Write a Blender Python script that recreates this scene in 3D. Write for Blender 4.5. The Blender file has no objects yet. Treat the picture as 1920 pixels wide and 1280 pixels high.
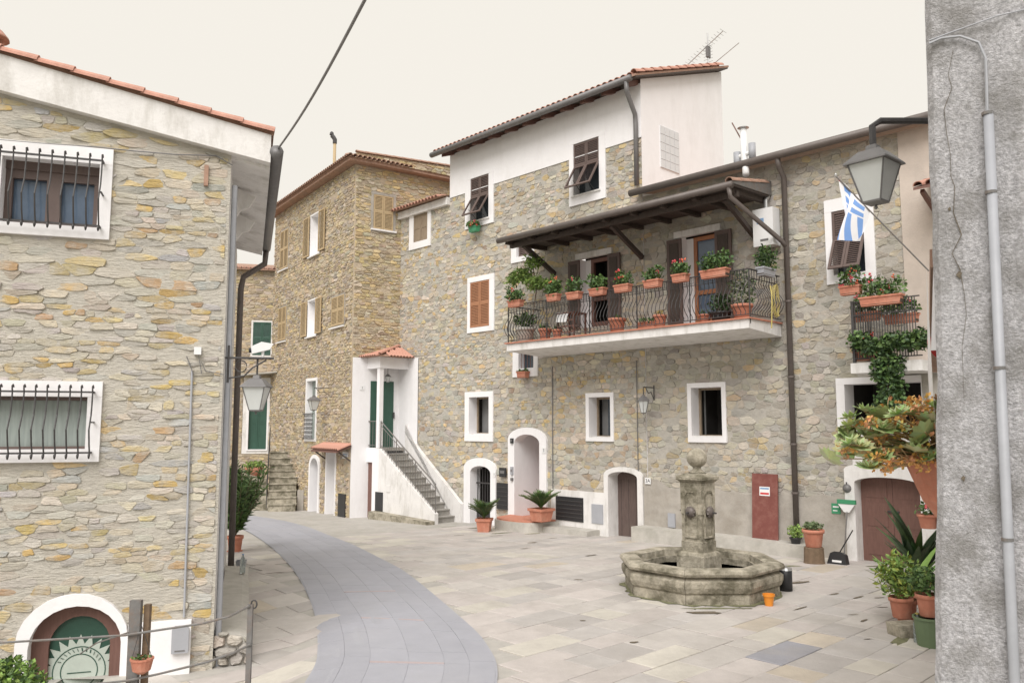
import bpy, math, random
from mathutils import Vector, Matrix
R = math.radians
C = bpy.context.scene.collection
S = bpy.context.scene
# ------------------------------------------------------------------ camera, sky, sun, exposure
CAMZ, PITCH, FPX = 2.6, R(6.0), 1500.0
cam = bpy.data.cameras.new('camera'); cam.sensor_width = 36; cam.lens = 36 * FPX / 1920; cam.clip_end = 2000; cam.clip_start = .05
camo = bpy.data.objects.new('camera', cam); C.objects.link(camo)
camo.location = (0, 0, CAMZ); camo.rotation_euler = (R(90) + PITCH, 0, 0); S.camera = camo
SUN_EL, SUN_DIR = R(48), Vector((-.25, -1))          # light comes from behind the camera
world = bpy.data.worlds.new('World'); S.world = world; world.use_nodes = True
wn = world.node_tree; wn.nodes.clear()
wo = wn.nodes.new('ShaderNodeOutputWorld'); wb = wn.nodes.new('ShaderNodeBackground')
sk = wn.nodes.new('ShaderNodeTexSky'); sk.sky_type = 'NISHITA'; sk.sun_disc = False
sk.sun_elevation = SUN_EL; sk.sun_rotation = math.atan2(SUN_DIR.x, SUN_DIR.y)
mx = wn.nodes.new('ShaderNodeMix'); mx.data_type = 'RGBA'; mx.inputs[0].default_value = .97    # closed overcast veils the blue sky
mx.inputs[7].default_value = (9.4, 8.95, 8.15, 1)
wn.links.new(sk.outputs[0], mx.inputs[6]); wn.links.new(mx.outputs[2], wb.inputs[0]); wb.inputs[1].default_value = .1
wn.links.new(wb.outputs[0], wo.inputs[0])
sl = bpy.data.lights.new('sun', 'SUN'); sl.energy = 3.5; sl.angle = R(45); sl.color = (1, .965, .94)
so = bpy.data.objects.new('sun', sl); C.objects.link(so)
sd = Vector((SUN_DIR.x, SUN_DIR.y, 0)).normalized() * math.cos(SUN_EL) + Vector((0, 0, math.sin(SUN_EL)))
so.rotation_euler = sd.to_track_quat('Z', 'Y').to_euler(); so.location = sd * 60
S.view_settings.view_transform = 'Standard'; S.view_settings.look = 'None'; S.view_settings.gamma = 1
S.view_settings.use_curve_mapping = False; S.view_settings.exposure = 0.0

# ------------------------------------------------------------------ measuring helpers
def ray(px, py):
    dx, dy = (px - 960) / FPX, (640 - py) / FPX
    return Vector((dx, math.cos(PITCH) - dy * math.sin(PITCH), math.sin(PITCH) + dy * math.cos(PITCH)))
CP = Vector((0, 0, CAMZ))
def sstep(a, b, x):
    t = max(0, min(1, (x - a) / (b - a))); return t * t * (3 - 2 * t)
def zg(X, Y):                                          # height of the ground
    z = -.03 * max(0, min(Y, 31) - 15)
    return z - .2 * sstep(-1.8, -3.0, X) * (1 - sstep(10.5, 14, Y))
def G(px, py):
    d = ray(px, py); z = 0
    for _ in range(12):
        t = (z - CAMZ) / d.z; p = CP + d * t; z = zg(p.x, p.y)
    return Vector((p.x, p.y, z))
class Frame:                                           # a wall: origin, angle of its rightward axis seen from outside
    def __init__(s, P, a):
        s.P = Vector((P[0], P[1], 0)); s.a = a; s.u = Vector((math.cos(a), math.sin(a), 0)); s.n = Vector((math.sin(a), -math.cos(a), 0))
    def L(s, px, py, d=0):
        r = ray(px, py); q = s.P + s.n * d
        t = (q - CP).dot(s.n) / r.dot(s.n); p = CP + r * t
        return (p - s.P).dot(s.u), p.z
    def W(s, x, z, d=0): return s.P + s.u * x + s.n * d + Vector((0, 0, z))
    def rect(s, x0, y0, x1, y1, d=0):
        ym, xm = (y0 + y1) / 2, (x0 + x1) / 2
        return s.L(x0, ym, d)[0], s.L(x1, ym, d)[0], s.L(xm, y1, d)[1], s.L(xm, y0, d)[1]     # xa, xb, za, zb

# ------------------------------------------------------------------ materials
MATS = {}
def mat(name, col, rough=.85, var=.18, scale=5, bump=.25, bscale=40, metal=0, attr=False, stretch=(1, 1, 1), stain=None, stscale=1.2, stamt=.5, stlo=.48, sthi=.72, stst=(1, 1, 1), alpha=None, trans=0, ior=1.45):
    m = bpy.data.materials.new(name); m.use_nodes = True; MATS[name] = m
    nt = m.node_tree; N = nt.nodes; K = nt.links; p = N['Principled BSDF']
    tc = N.new('ShaderNodeTexCoord'); mp = N.new('ShaderNodeMapping'); mp.inputs['Scale'].default_value = stretch
    K.new(tc.outputs['Object'], mp.inputs[0])
    no = N.new('ShaderNodeTexNoise'); no.inputs['Scale'].default_value = scale; no.inputs['Detail'].default_value = 6; no.inputs['Roughness'].default_value = .65
    K.new(mp.outputs[0], no.inputs['Vector'])
    mr = N.new('ShaderNodeMapRange'); mr.inputs[1].default_value = .25; mr.inputs[2].default_value = .75; mr.inputs[3].default_value = 1 - var; mr.inputs[4].default_value = 1 + var
    K.new(no.outputs[0], mr.inputs[0])
    mul = N.new('ShaderNodeMix'); mul.data_type = 'RGBA'; mul.blend_type = 'MULTIPLY'; mul.inputs[0].default_value = 1
    if attr:
        at = N.new('ShaderNodeAttribute'); at.attribute_name = 'tint'; K.new(at.outputs['Color'], mul.inputs[6])
    else: mul.inputs[6].default_value = (*col, 1)
    cmb = N.new('ShaderNodeCombineColor')
    for i in range(3): K.new(mr.outputs[0], cmb.inputs[i])
    K.new(cmb.outputs[0], mul.inputs[7]); out = mul.outputs[2]
    if stain:
        n2 = N.new('ShaderNodeTexNoise'); n2.inputs['Scale'].default_value = stscale; n2.inputs['Detail'].default_value = 8; n2.inputs['Roughness'].default_value = .7
        mp2 = N.new('ShaderNodeMapping'); mp2.inputs['Scale'].default_value = stst; K.new(tc.outputs['Object'], mp2.inputs[0]); K.new(mp2.outputs[0], n2.inputs['Vector'])
        r2 = N.new('ShaderNodeMapRange'); r2.inputs[1].default_value = stlo; r2.inputs[2].default_value = sthi; r2.inputs[4].default_value = stamt; K.new(n2.outputs[0], r2.inputs[0])
        m2 = N.new('ShaderNodeMix'); m2.data_type = 'RGBA'; m2.inputs[7].default_value = (*stain, 1)
        K.new(r2.outputs[0], m2.inputs[0]); K.new(out, m2.inputs[6]); out = m2.outputs[2]
    K.new(out, p.inputs['Base Color']); p.inputs['Roughness'].default_value = rough; p.inputs['Metallic'].default_value = metal
    if trans: p.inputs['Transmission Weight'].default_value = trans; p.inputs['IOR'].default_value = ior
    if bump:
        nb = N.new('ShaderNodeTexNoise'); nb.inputs['Scale'].default_value = bscale; nb.inputs['Detail'].default_value = 7; nb.inputs['Roughness'].default_value = .7
        K.new(mp.outputs[0], nb.inputs['Vector'])
        b = N.new('ShaderNodeBump'); b.inputs['Strength'].default_value = min(1, bump); b.inputs['Distance'].default_value = .02 * max(1, bump)
        K.new(nb.outputs[0], b.inputs['Height']); K.new(b.outputs[0], p.inputs['Normal'])
    return m
mat('rubble_pale', (0, 0, 0), attr=True, var=.16, scale=9, bump=2.2, bscale=8, stretch=(1, 1, 5), stain=(.60, .565, .495), stscale=3, stamt=.8, stlo=.44, sthi=.62)
mat('rubble_grey', (0, 0, 0), attr=True, var=.18, scale=9, bump=1.4, bscale=10, stretch=(1, 1, 2.5), stain=(.42, .40, .36), stscale=3, stamt=.7, stlo=.44, sthi=.64)
mat('rubble_brown', (0, 0, 0), attr=True, var=.28, scale=8, bump=2.4, bscale=9, stretch=(1, 1, 3), stain=(.52, .45, .35), stscale=1.6, stamt=.6)
mat('mortar_pale', (.60, .565, .495), var=.16, scale=9, bump=2.6, bscale=9, stretch=(1, 1, 4), stain=(.66, .60, .49), stscale=1.5)
mat('mortar_grey', (.44, .415, .37), var=.18, scale=8, bump=1.2, bscale=14, stain=(.34, .32, .285), stscale=.9)
mat('mortar_brown', (.49, .41, .31), var=.22, scale=8, bump=1.8, bscale=16, stain=(.55, .44, .27), stscale=.7)
mat('paving', (0, 0, 0), attr=True, rough=.75, var=.12, scale=3, bump=.35, bscale=22, stain=(.35, .325, .295), stscale=1.3, stamt=.55, stlo=.46, sthi=.7)
mat('joint', (.42, .40, .37), var=.2, scale=6, bump=.5, bscale=30, stain=(.25, .24, .18), stscale=1.5)
mat('slate', (0, 0, 0), attr=True, rough=.7, var=.06, scale=3, bump=.2, bscale=30, stain=(.40, .40, .42), stscale=.8, stamt=.4)
mat('plaster', (.81, .80, .81), var=.03, scale=3, bump=.2, bscale=20, stain=(.58, .56, .54), stscale=1.6, stamt=.28, stst=(1.3, 1.3, .4))
mat('plaster_worn', (.73, .715, .70), var=.08, scale=3, bump=.4, bscale=18, stain=(.40, .38, .34), stscale=1.8, stamt=.7, stst=(2, 2, .6))
mat('plaster_beige', (.55, .48, .42), var=.1, scale=3, bump=.35, bscale=25, stain=(.4, .36, .32), stscale=1, stamt=.5)
mat('render_grey', (.40, .37, .33), var=.16, scale=3, bump=.4, bscale=25, stain=(.25, .22, .18), stscale=1.3, stamt=.7, stlo=.44, sthi=.68)
mat('roughcast', (.70, .69, .71), var=.5, scale=55, bump=1.8, bscale=90, stain=(.36, .345, .33), stscale=4, stamt=.8, stlo=.45, sthi=.62)
mat('concrete', (.46, .44, .40), var=.15, scale=5, bump=.35, bscale=30, stain=(.26, .25, .2), stscale=2, stamt=.5)
mat('fountain_stone', (.43, .39, .31), var=.35, scale=9, bump=1.4, bscale=24, stain=(.10, .09, .055), stscale=3.2, stamt=.85, stlo=.42, sthi=.62)
mat('step_stone', (.32, .305, .28), var=.25, scale=8, bump=.5, bscale=30, stain=(.17, .16, .12), stscale=3)
mat('terracotta', (.50, .20, .13), var=.18, scale=9, bump=.25, bscale=40, stain=(.52, .38, .3), stscale=5, stamt=.35)
mat('tile', (.50, .26, .195), var=.25, scale=6, bump=.4, bscale=40, stain=(.45, .36, .31), stscale=3)
mat('tile_old', (.36, .22, .16), var=.3, scale=6, bump=.5, bscale=40, stain=(.2, .18, .15), stscale=3)
mat('iron', (.055, .052, .052), rough=.6, var=.3, scale=20, bump=.1)
mat('grey_iron', (.16, .155, .15), rough=.6, var=.2, scale=15, bump=.2, stain=(.2, .11, .06), stscale=9, stamt=.5)
mat('gutter_brown', (.125, .105, .095), rough=.5, var=.15, scale=6, bump=.08, metal=.1)
mat('gutter_grey', (.17, .165, .165), rough=.5, var=.15, scale=6, bump=.08, metal=.2)
mat('conduit_grey', (.33, .34, .365), rough=.5, var=.12, scale=6, bump=.05)
mat('wood_dark', (.07, .054, .046), rough=.75, var=.25, scale=6, bump=.3, stretch=(6, 6, 1))
mat('wood_brown', (.17, .088, .07), rough=.6, var=.2, scale=5, bump=.25, stretch=(8, 8, 1))
mat('wood_old', (.115, .08, .07), rough=.65, var=.25, scale=4, bump=.3, stretch=(8, 8, 1), stain=(.17, .13, .11), stscale=1.5)
mat('wood_red', (.19, .06, .048), rough=.6, var=.15, scale=5, bump=.15, stain=(.30, .16, .13), stscale=5, stamt=.5)
mat('wood_orange', (.36, .15, .07), rough=.5, var=.2, scale=5, bump=.2, stretch=(8, 8, 1))
mat('shutter_tan', (.45, .34, .20), rough=.7, var=.15, scale=5, bump=.2, stretch=(4, 4, 1))
mat('shutter_old', (.27, .21, .15), rough=.8, var=.25, scale=5, bump=.3, stretch=(8, 8, 1))
mat('shutter_rust', (.36, .17, .09), rough=.7, var=.12, scale=5, bump=.15)
mat('shutter_brown', (.12, .085, .075), rough=.6, var=.12, scale=5, bump=.15)
mat('green_paint', (.03, .085, .06), rough=.5, var=.15, scale=5, bump=.1)
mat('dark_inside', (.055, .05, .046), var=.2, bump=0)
mat('room_grey', (.22, .22, .22), var=.1, bump=0)
mat('glass_dark', (.05, .065, .08), rough=.08, var=.2, scale=2, bump=0)
mat('glass_blue', (.10, .14, .20), rough=.08, var=.3, scale=2, bump=0)
mat('curtain', (.30, .34, .32), rough=.9, var=.25, scale=3, bump=.2, stretch=(8, 8, .6))
mat('lamp_glass', (.56, .58, .57), rough=.35, var=.08, scale=4, bump=.05)
mat('glass_block', (.62, .63, .64), rough=.2, var=.06, scale=20, bump=.3, bscale=30)
mat('white_paint', (.76, .76, .76), rough=.45, var=.04, scale=5, bump=.03)
mat('steel', (.5, .5, .5), rough=.35, metal=.8, var=.1, scale=8, bump=.05)
mat('grey_paint', (.36, .37, .40), rough=.5, var=.06, scale=5, bump=.05)
mat('foliage', (0, 0, 0), attr=True, rough=.55, var=.25, scale=9, bump=.1)
mat('stem', (.16, .11, .07), var=.3, scale=12, bump=.4)
mat('soil', (.07, .05, .035), var=.4, scale=30, bump=.8, bscale=60)
mat('water', (.035, .04, .02), rough=.06, var=.3, scale=2, bump=.06, bscale=5)
mat('orange_plastic', (.75, .27, .03), rough=.4, var=.05, bump=.02)
mat('green_plastic', (.12, .17, .09), rough=.5, var=.1, bump=.05)
mat('black_plastic', (.025, .025, .027), rough=.45, var=.1, bump=.05)
mat('clear_plastic', (.62, .68, .68), rough=.1, var=.05, bump=.05, trans=.75, ior=1.2)
mat('yellow_hose', (.46, .38, .12), rough=.5, var=.1, bump=.05)
mat('flag_blue', (.18, .33, .66), rough=.85, var=.08, bump=.1)
mat('flag_white', (.74, .75, .78), rough=.85, var=.05, bump=.1)
mat('red_paint', (.55, .05, .05), rough=.5, var=.1, bump=.05)
mat('sign_green', (.05, .26, .13), rough=.5, var=.1, bump=.03)
mat('sign_blue', (.2, .33, .52), rough=.5, var=.1, bump=.03)
mat('ink', (.03, .03, .04), rough=.6, var=.05, bump=0)
mat('moss', (.20, .20, .11), var=.5, scale=14, bump=1, bscale=50)
mat('litter', (.17, .14, .10), var=.5, scale=30, bump=1, bscale=60)
mat('etched', (.50, .56, .50), rough=.4, var=.08, scale=8, bump=.05)
mat('terrain', (.2, .19, .14), var=.3, scale=.3, bump=.3, bscale=3)

# ------------------------------------------------------------------ mesh helpers
class MB:
    def __init__(s): s.v = []; s.f = []; s.c = []
    def add(s, vs, fs, col=(.5, .5, .5)):
        b = len(s.v); s.v += [tuple(v) for v in vs]; s.f += [tuple(i + b for i in f) for f in fs]; s.c += [col] * len(fs); return s
    def box(s, x0, x1, y0, y1, z0, z1, col=(.5, .5, .5)):
        return s.add([(x0, y0, z0), (x1, y0, z0), (x1, y1, z0), (x0, y1, z0), (x0, y0, z1), (x1, y0, z1), (x1, y1, z1), (x0, y1, z1)],
                     [(3, 2, 1, 0), (4, 5, 6, 7), (0, 1, 5, 4), (1, 2, 6, 5), (2, 3, 7, 6), (3, 0, 4, 7)], col)
    def bar(s, a, b, w, h, col=(.5, .5, .5)):           # square bar between two points
        a, b = Vector(a), Vector(b); d = (b - a).normalized(); up = Vector((0, 0, 1)) if abs(d.z) < .95 else Vector((0, 1, 0))
        x = d.cross(up).normalized() * w / 2; y = x.cross(d).normalized() * h / 2
        vs = [a - x - y, a + x - y, a + x + y, a - x + y, b - x - y, b + x - y, b + x + y, b - x + y]
        return s.add(vs, [(3, 2, 1, 0), (4, 5, 6, 7), (0, 1, 5, 4), (1, 2, 6, 5), (2, 3, 7, 6), (3, 0, 4, 7)], col)
    def tube(s, pts, r, n=8, col=(.5, .5, .5)):
        pts = [Vector(p) for p in pts]; rs = r if isinstance(r, (list, tuple)) else [r] * len(pts)
        vs = []; px = None
        for i, p in enumerate(pts):
            d = (pts[min(i + 1, len(pts) - 1)] - pts[max(i - 1, 0)]).normalized()
            if px is None: px = d.orthogonal().normalized()
            px = (px - d * px.dot(d)).normalized(); py = d.cross(px)
            vs += [p + (px * math.cos(2 * math.pi * k / n) + py * math.sin(2 * math.pi * k / n)) * rs[i] for k in range(n)]
        fs = [(i * n + k, i * n + (k + 1) % n, (i + 1) * n + (k + 1) % n, (i + 1) * n + k) for i in range(len(pts) - 1) for k in range(n)]
        fs += [tuple(range(n))[::-1], tuple(range((len(pts) - 1) * n, len(pts) * n))]
        return s.add(vs, fs, col)
    def lathe(s, prof, n=16, c=(0, 0, 0), rot=0, sq=None, col=(.5, .5, .5)):    # prof: (radius, z)
        vs = [(c[0] + r * math.cos(rot + 2 * math.pi * k / n), c[1] + r * math.sin(rot + 2 * math.pi * k / n), c[2] + z) for r, z in prof for k in range(n)]
        m = len(prof)
        fs = [(i * n + k, i * n + (k + 1) % n, (i + 1) * n + (k + 1) % n, (i + 1) * n + k) for i in range(m - 1) for k in range(n)]
        fs += [tuple(range(n))[::-1], tuple(range((m - 1) * n, m * n))]
        return s.add(vs, fs, col)
    def prism(s, poly, y0, y1, col=(.5, .5, .5)):       # polygon in x,z pushed through y
        n = len(poly); vs = [(x, y0, z) for x, z in poly] + [(x, y1, z) for x, z in poly]
        return s.add(vs, [tuple(range(n)), tuple(range(2 * n - 1, n - 1, -1))] + [(i, i + n, (i + 1) % n + n, (i + 1) % n) for i in range(n)], col)
    def ring(s, outer, inner, y0, y1, col=(.5, .5, .5)): # open band between two outlines of equal length (arch surround)
        n = len(outer); vs = [(x, y0, z) for x, z in outer] + [(x, y0, z) for x, z in inner] + [(x, y1, z) for x, z in outer] + [(x, y1, z) for x, z in inner]
        fs = []
        for i in range(n - 1):
            fs += [(i, i + 1, n + i + 1, n + i), (2 * n + i, 3 * n + i, 3 * n + i + 1, 2 * n + i + 1), (i, 2 * n + i, 2 * n + i + 1, i + 1), (n + i, n + i + 1, 3 * n + i + 1, 3 * n + i)]
        fs += [(0, n, 3 * n, 2 * n), (n - 1, 3 * n - 1, 4 * n - 1, 2 * n - 1)]
        return s.add(vs, fs, col)
    def build(s, name, m, parent=None, T=None, smooth=False, kind=None):
        me = bpy.data.meshes.new(name); me.from_pydata(s.v, [], s.f); me.materials.append(MATS[m])
        a = me.attributes.new('tint', 'FLOAT_COLOR', 'FACE'); a.data.foreach_set('color', [q for c in s.c for q in (*c[:3], 1)])
        if smooth: me.polygons.foreach_set('use_smooth', [True] * len(me.polygons))
        me.update(); o = bpy.data.objects.new(name, me); C.objects.link(o)
        if parent: o.parent = parent
        if T is not None: o.matrix_basis = T
        if kind: o['kind'] = kind
        return o
def tag(o, label, cat, group=None):
    o['label'] = label; o['category'] = cat
    if group: o['group'] = group
    return o
def thing(name, label, cat, loc=(0, 0, 0), rz=0, group=None):
    o = bpy.data.objects.new(name, None); C.objects.link(o); o.location = loc; o.rotation_euler = (0, 0, rz); o.empty_display_size = .2
    return tag(o, label, cat, group)
def inst(src, parent, T, name=None):
    o = src.copy(); C.objects.link(o); o.parent = parent; o.matrix_basis = T
    if name: o.name = name
    return o
RZ90 = Matrix.Rotation(R(90), 4, 'Z')
def TR(x, y, z): return Matrix.Translation((x, y, z))

# ------------------------------------------------------------------ rubble masonry: every stone a polygon of its own with mortar round it
def clip(poly, a, b, c):                                # keep a*x+b*z<=c
    out = []; n = len(poly)
    for i in range(n):
        p, q = poly[i], poly[(i + 1) % n]; dp, dq = a * p[0] + b * p[1] - c, a * q[0] + b * q[1] - c
        if dp <= 0: out.append(p)
        if dp * dq < 0:
            t = dp / (dp - dq); out.append((p[0] + (q[0] - p[0]) * t, p[1] + (q[1] - p[1]) * t))
    return out
def area(p): return abs(sum(p[i][0] * p[(i + 1) % len(p)][1] - p[(i + 1) % len(p)][0] * p[i][1] for i in range(len(p)))) / 2 if len(p) > 2 else 0
def outline_planes(o):
    n = len(o); ar = sum(o[i][0] * o[(i + 1) % n][1] - o[(i + 1) % n][0] * o[i][1] for i in range(n)); sg = 1 if ar > 0 else -1
    r = []
    for i in range(n):
        (x0, z0), (x1, z1) = o[i], o[(i + 1) % n]; a, b = sg * (z1 - z0), -sg * (x1 - x0); r.append((a, b, a * x0 + b * z0))
    return r
def cells(outline, holes, w, h, seed):
    rnd = random.Random(seed); asp = w / h; pl = outline_planes(outline)
    x0, x1 = min(p[0] for p in outline), max(p[0] for p in outline); z0, z1 = min(p[1] for p in outline), max(p[1] for p in outline)
    pts = []; z = z0
    while z < z1 + h:
        hh = h * rnd.choice((.55, .75, .95, 1.15, 1.5)); x = x0 - w * rnd.random()
        while x < x1 + w:
            ww = w * rnd.choice((.4, .6, .8, 1.0, 1.4, 2.1)) * (hh / h) ** .6; 
            pts.append(((x + ww / 2) / asp, z + hh / 2 + rnd.uniform(-.22, .22) * hh)); x += ww
        z += hh
    g = {}; cs = h * 1.6
    for i, p in enumerate(pts): g.setdefault((int(p[0] // cs), int(p[1] // cs)), []).append(i)
    out = []
    for i, p in enumerate(pts):
        cx, cz = int(p[0] // cs), int(p[1] // cs); nb = []
        for dx in (-2, -1, 0, 1, 2):
            for dz in (-2, -1, 0, 1, 2):
                for j in g.get((cx + dx, cz + dz), ()):
                    if j != i: q = pts[j]; nb.append(((q[0] - p[0]) ** 2 + (q[1] - p[1]) ** 2, q))
        nb.sort(key=lambda t: t[0]); B = h * 2.2
        poly = [(p[0] - B, p[1] - B), (p[0] + B, p[1] - B), (p[0] + B, p[1] + B), (p[0] - B, p[1] + B)]
        for d2, q in nb:
            if d2 / 4 > max((v[0] - p[0]) ** 2 + (v[1] - p[1]) ** 2 for v in poly): break
            a, b = q[0] - p[0], q[1] - p[1]
            poly = clip(poly, a, b, a * (p[0] + q[0]) / 2 + b * (p[1] + q[1]) / 2)
            if len(poly) < 3: break
        if len(poly) < 3: continue
        poly = [(x * asp, zz) for x, zz in poly]
        for a, b, c in pl:
            poly = clip(poly, a, b, c)
            if len(poly) < 3: break
        for hx0, hx1, hz0, hz1 in holes:
            if len(poly) < 3: break
            if max(v[0] for v in poly) <= hx0 or min(v[0] for v in poly) >= hx1 or max(v[1] for v in poly) <= hz0 or min(v[1] for v in poly) >= hz1: continue
            opts = [clip(poly, 1, 0, hx0), clip(poly, -1, 0, -hx1), clip(poly, 0, 1, hz0), clip(poly, 0, -1, -hz1)]
            poly = max(opts, key=area)
        if len(poly) >= 3 and area(poly) > .12 * w * h: out.append(poly)
    return out
def stones(root, outline, holes, w, h, seed, gap, proud, palette, T=None, vis=None, nparts=300, name='stone', m='rubble_grey', smear=.08):
    rnd = random.Random(seed + 99); L = []
    for poly in cells(outline, holes, w, h, seed):
        n = len(poly); cx = sum(p[0] for p in poly) / n; cz = sum(p[1] for p in poly) / n; pts = []
        for i in range(n):
            p, q = poly[i], poly[(i + 1) % n]; l = math.hypot(p[0] - q[0], p[1] - q[1])
            if l < .12 * h: continue
            pts.append((p[0] + (q[0] - p[0]) * .16, p[1] + (q[1] - p[1]) * .16)); 
            if l > .9 * h: pts.append(((p[0] + q[0]) / 2 + rnd.uniform(-.07, .07) * h, (p[1] + q[1]) / 2 + rnd.uniform(-.09, .09) * h))
            pts.append((p[0] + (q[0] - p[0]) * .84, p[1] + (q[1] - p[1]) * .84))
        n = len(pts)
        if n < 3 or rnd.random() < smear: continue
        pr = proud * rnd.uniform(.35, 1.4); tx, tz = rnd.uniform(-.12, .12), rnd.uniform(-.2, .12); vs = []
        g2 = gap * rnd.uniform(.6, 1.5)
        def ringv(off, y, jit):
            for x, z in pts:
                r = math.hypot(x - cx, z - cz) + 1e-6; k = max(.25, 1 - off / r)
                xx, zz = cx + (x - cx) * k, cz + (z - cz) * k
                vs.append((xx, y + (tx * (xx - cx) + tz * (zz - cz)) * (1 if y < 0 else 0) + rnd.uniform(-jit, jit), zz))
        ringv(g2, .012, 0); ringv(g2 + proud * .45, -pr, proud * .22)
        vs.append((cx + rnd.uniform(-.2, .2) * h, -pr * 1.12 + rnd.uniform(-.3, .3) * proud, cz + rnd.uniform(-.2, .2) * h))
        fs = [(i, (i + 1) % n, n + (i + 1) % n, n + i) for i in range(n)] + [(n + i, n + (i + 1) % n, 2 * n) for i in range(n)]
        # outward is -y
        c = rnd.choices([p[0] for p in palette], [p[1] for p in palette])[0]; k = rnd.uniform(.78, 1.2)
        L.append((area(poly) * (1 if vis is None or vis(cx, cz) else 0), vs, fs, tuple(min(1, q * k * rnd.uniform(.96, 1.04)) for q in c)))
    L.sort(key=lambda t: -t[0])
    for a_, vs, fs, c in L[:nparts]:
        MB().add(vs, fs, c).build(name, m, root, T)
    rest = MB()
    for a_, vs, fs, c in L[nparts:]: rest.add(vs, fs, c)
    if rest.f: rest.build('small_stones', m, root, T, kind='stuff')
def sheet(outline, holes, y=0):                         # a wall face with real openings
    pl = outline_planes(outline); xs = sorted({p[0] for p in outline} | {v for h in holes for v in h[:2]}); zs = sorted({p[1] for p in outline} | {v for h in holes for v in h[2:]})
    mb = MB()
    for i in range(len(xs) - 1):
        for j in range(len(zs) - 1):
            mx_, mz = (xs[i] + xs[i + 1]) / 2, (zs[j] + zs[j + 1]) / 2
            if any(h[0] < mx_ < h[1] and h[2] < mz < h[3] for h in holes): continue
            poly = [(xs[i], zs[j]), (xs[i + 1], zs[j]), (xs[i + 1], zs[j + 1]), (xs[i], zs[j + 1])]
            for a, b, c in pl:
                poly = clip(poly, a, b, c)
                if len(poly) < 3: break
            if len(poly) >= 3: mb.add([(p[0], y, p[1]) for p in poly], [tuple(range(len(poly)))])
    return mb

# ------------------------------------------------------------------ openings
def surround(root, o, i, T=None, m='plaster', proud=.045, deep=.24, name='window'):
    """white plaster surround: outer rect o, opening rect i, each xa, xb, za, zb"""
    mb = MB()
    if o[3] > i[3] + .001: mb.box(o[0], o[1], -proud, deep, i[3], o[3])
    if o[2] < i[2] - .001: mb.box(o[0], o[1], -proud - .004, deep, o[2], i[2])
    if o[0] < i[0] - .001: mb.box(o[0], i[0], -proud + .003, deep - .003, i[2], i[3])
    if o[1] > i[1] + .001: mb.box(i[1], o[1], -proud + .003, deep - .003, i[2], i[3])
    return mb.build(name, m, root, T)
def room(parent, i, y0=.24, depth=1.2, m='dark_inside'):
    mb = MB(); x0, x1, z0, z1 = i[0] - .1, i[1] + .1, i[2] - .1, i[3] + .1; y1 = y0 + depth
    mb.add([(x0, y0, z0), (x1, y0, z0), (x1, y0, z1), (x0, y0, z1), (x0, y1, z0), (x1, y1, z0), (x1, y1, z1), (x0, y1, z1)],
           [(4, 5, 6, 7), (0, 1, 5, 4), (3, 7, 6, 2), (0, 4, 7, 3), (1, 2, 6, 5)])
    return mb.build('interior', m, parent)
def louvre(x0, x1, z0, z1, y, t=.035, fr=.05, pitch=.045, solid=False):
    """one shutter leaf: frame and slats, outer face at y"""
    mb = MB(); mb.box(x0, x0 + fr, y, y + t, z0, z1); mb.box(x1 - fr, x1, y, y + t, z0, z1)
    mb.box(x0 + fr, x1 - fr, y, y + t, z0, z0 + fr); mb.box(x0 + fr, x1 - fr, y, y + t, z1 - fr, z1)
    if solid: mb.box(x0 + fr, x1 - fr, y + .012, y + t - .005, z0 + fr, z1 - fr); return mb
    n = max(3, int((z1 - z0 - 2 * fr) / pitch)); p = (z1 - z0 - 2 * fr) / n
    for k in range(n):
        z = z0 + fr + k * p
        mb.add([(x0 + fr, y + .003, z), (x1 - fr, y + .003, z), (x1 - fr, y + t - .003, z + p * 1.05), (x0 + fr, y + t - .003, z + p * 1.05)], [(0, 1, 2, 3)])
    return mb
def closed_shutters(win, i, m, y=.02, solid=False):
    xm = (i[0] + i[1]) / 2; zm = (i[2] + i[3]) / 2
    for a, b in ((i[0] + .006, xm - .004), (xm + .004, i[1] - .006)):
        mb = louvre(a, b, i[2] + .01, zm + .02, y, solid=solid); mb2 = louvre(a, b, zm + .021, i[3] - .01, y, solid=solid)
        mb.add(mb2.v, mb2.f); mb.build('shutter', m, win)
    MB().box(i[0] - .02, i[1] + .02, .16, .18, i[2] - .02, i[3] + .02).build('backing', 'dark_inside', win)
def flap_shutters(win, i, m, tilt=.55):
    """upper leaves shut, lower flaps hinged at mid height and propped outwards"""
    xm = (i[0] + i[1]) / 2; zm = i[2] + (i[3] - i[2]) * .56
    for a, b in ((i[0] + .006, xm - .004), (xm + .004, i[1] - .006)):
        louvre(a, b, zm, i[3] - .01, -.03).build('shutter', m, win)
        fl = louvre(a, b, -(zm - i[2]) + .02, -.005, 0)
        fl.build('shutter_flap', m, win, TR(0, -.03, zm) @ Matrix.Rotation(-tilt, 4, 'X'))
        xx = (a + b) / 2; MB().tube([(xx, .02, i[2] + .05), (xx, -.02 - math.sin(tilt) * (zm - i[2]) * .7, zm - math.cos(tilt) * (zm - i[2]) * .7)], .008, 5).build('stay', 'iron', win)
    MB().box(i[0] - .02, i[1] + .02, .2, .22, i[2] - .02, i[3] + .02).build('pane', 'glass_dark', win)
def arch_pts(x0, x1, z0, zs, n=12, rise=None):
    xm, rx = (x0 + x1) / 2, (x1 - x0) / 2; rise = rx if rise is None else rise
    return [(x0, z0)] + [(xm - rx * math.cos(math.pi * k / n), zs + rise * math.sin(math.pi * k / n)) for k in range(n + 1)] + [(x1, z0)]
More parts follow.
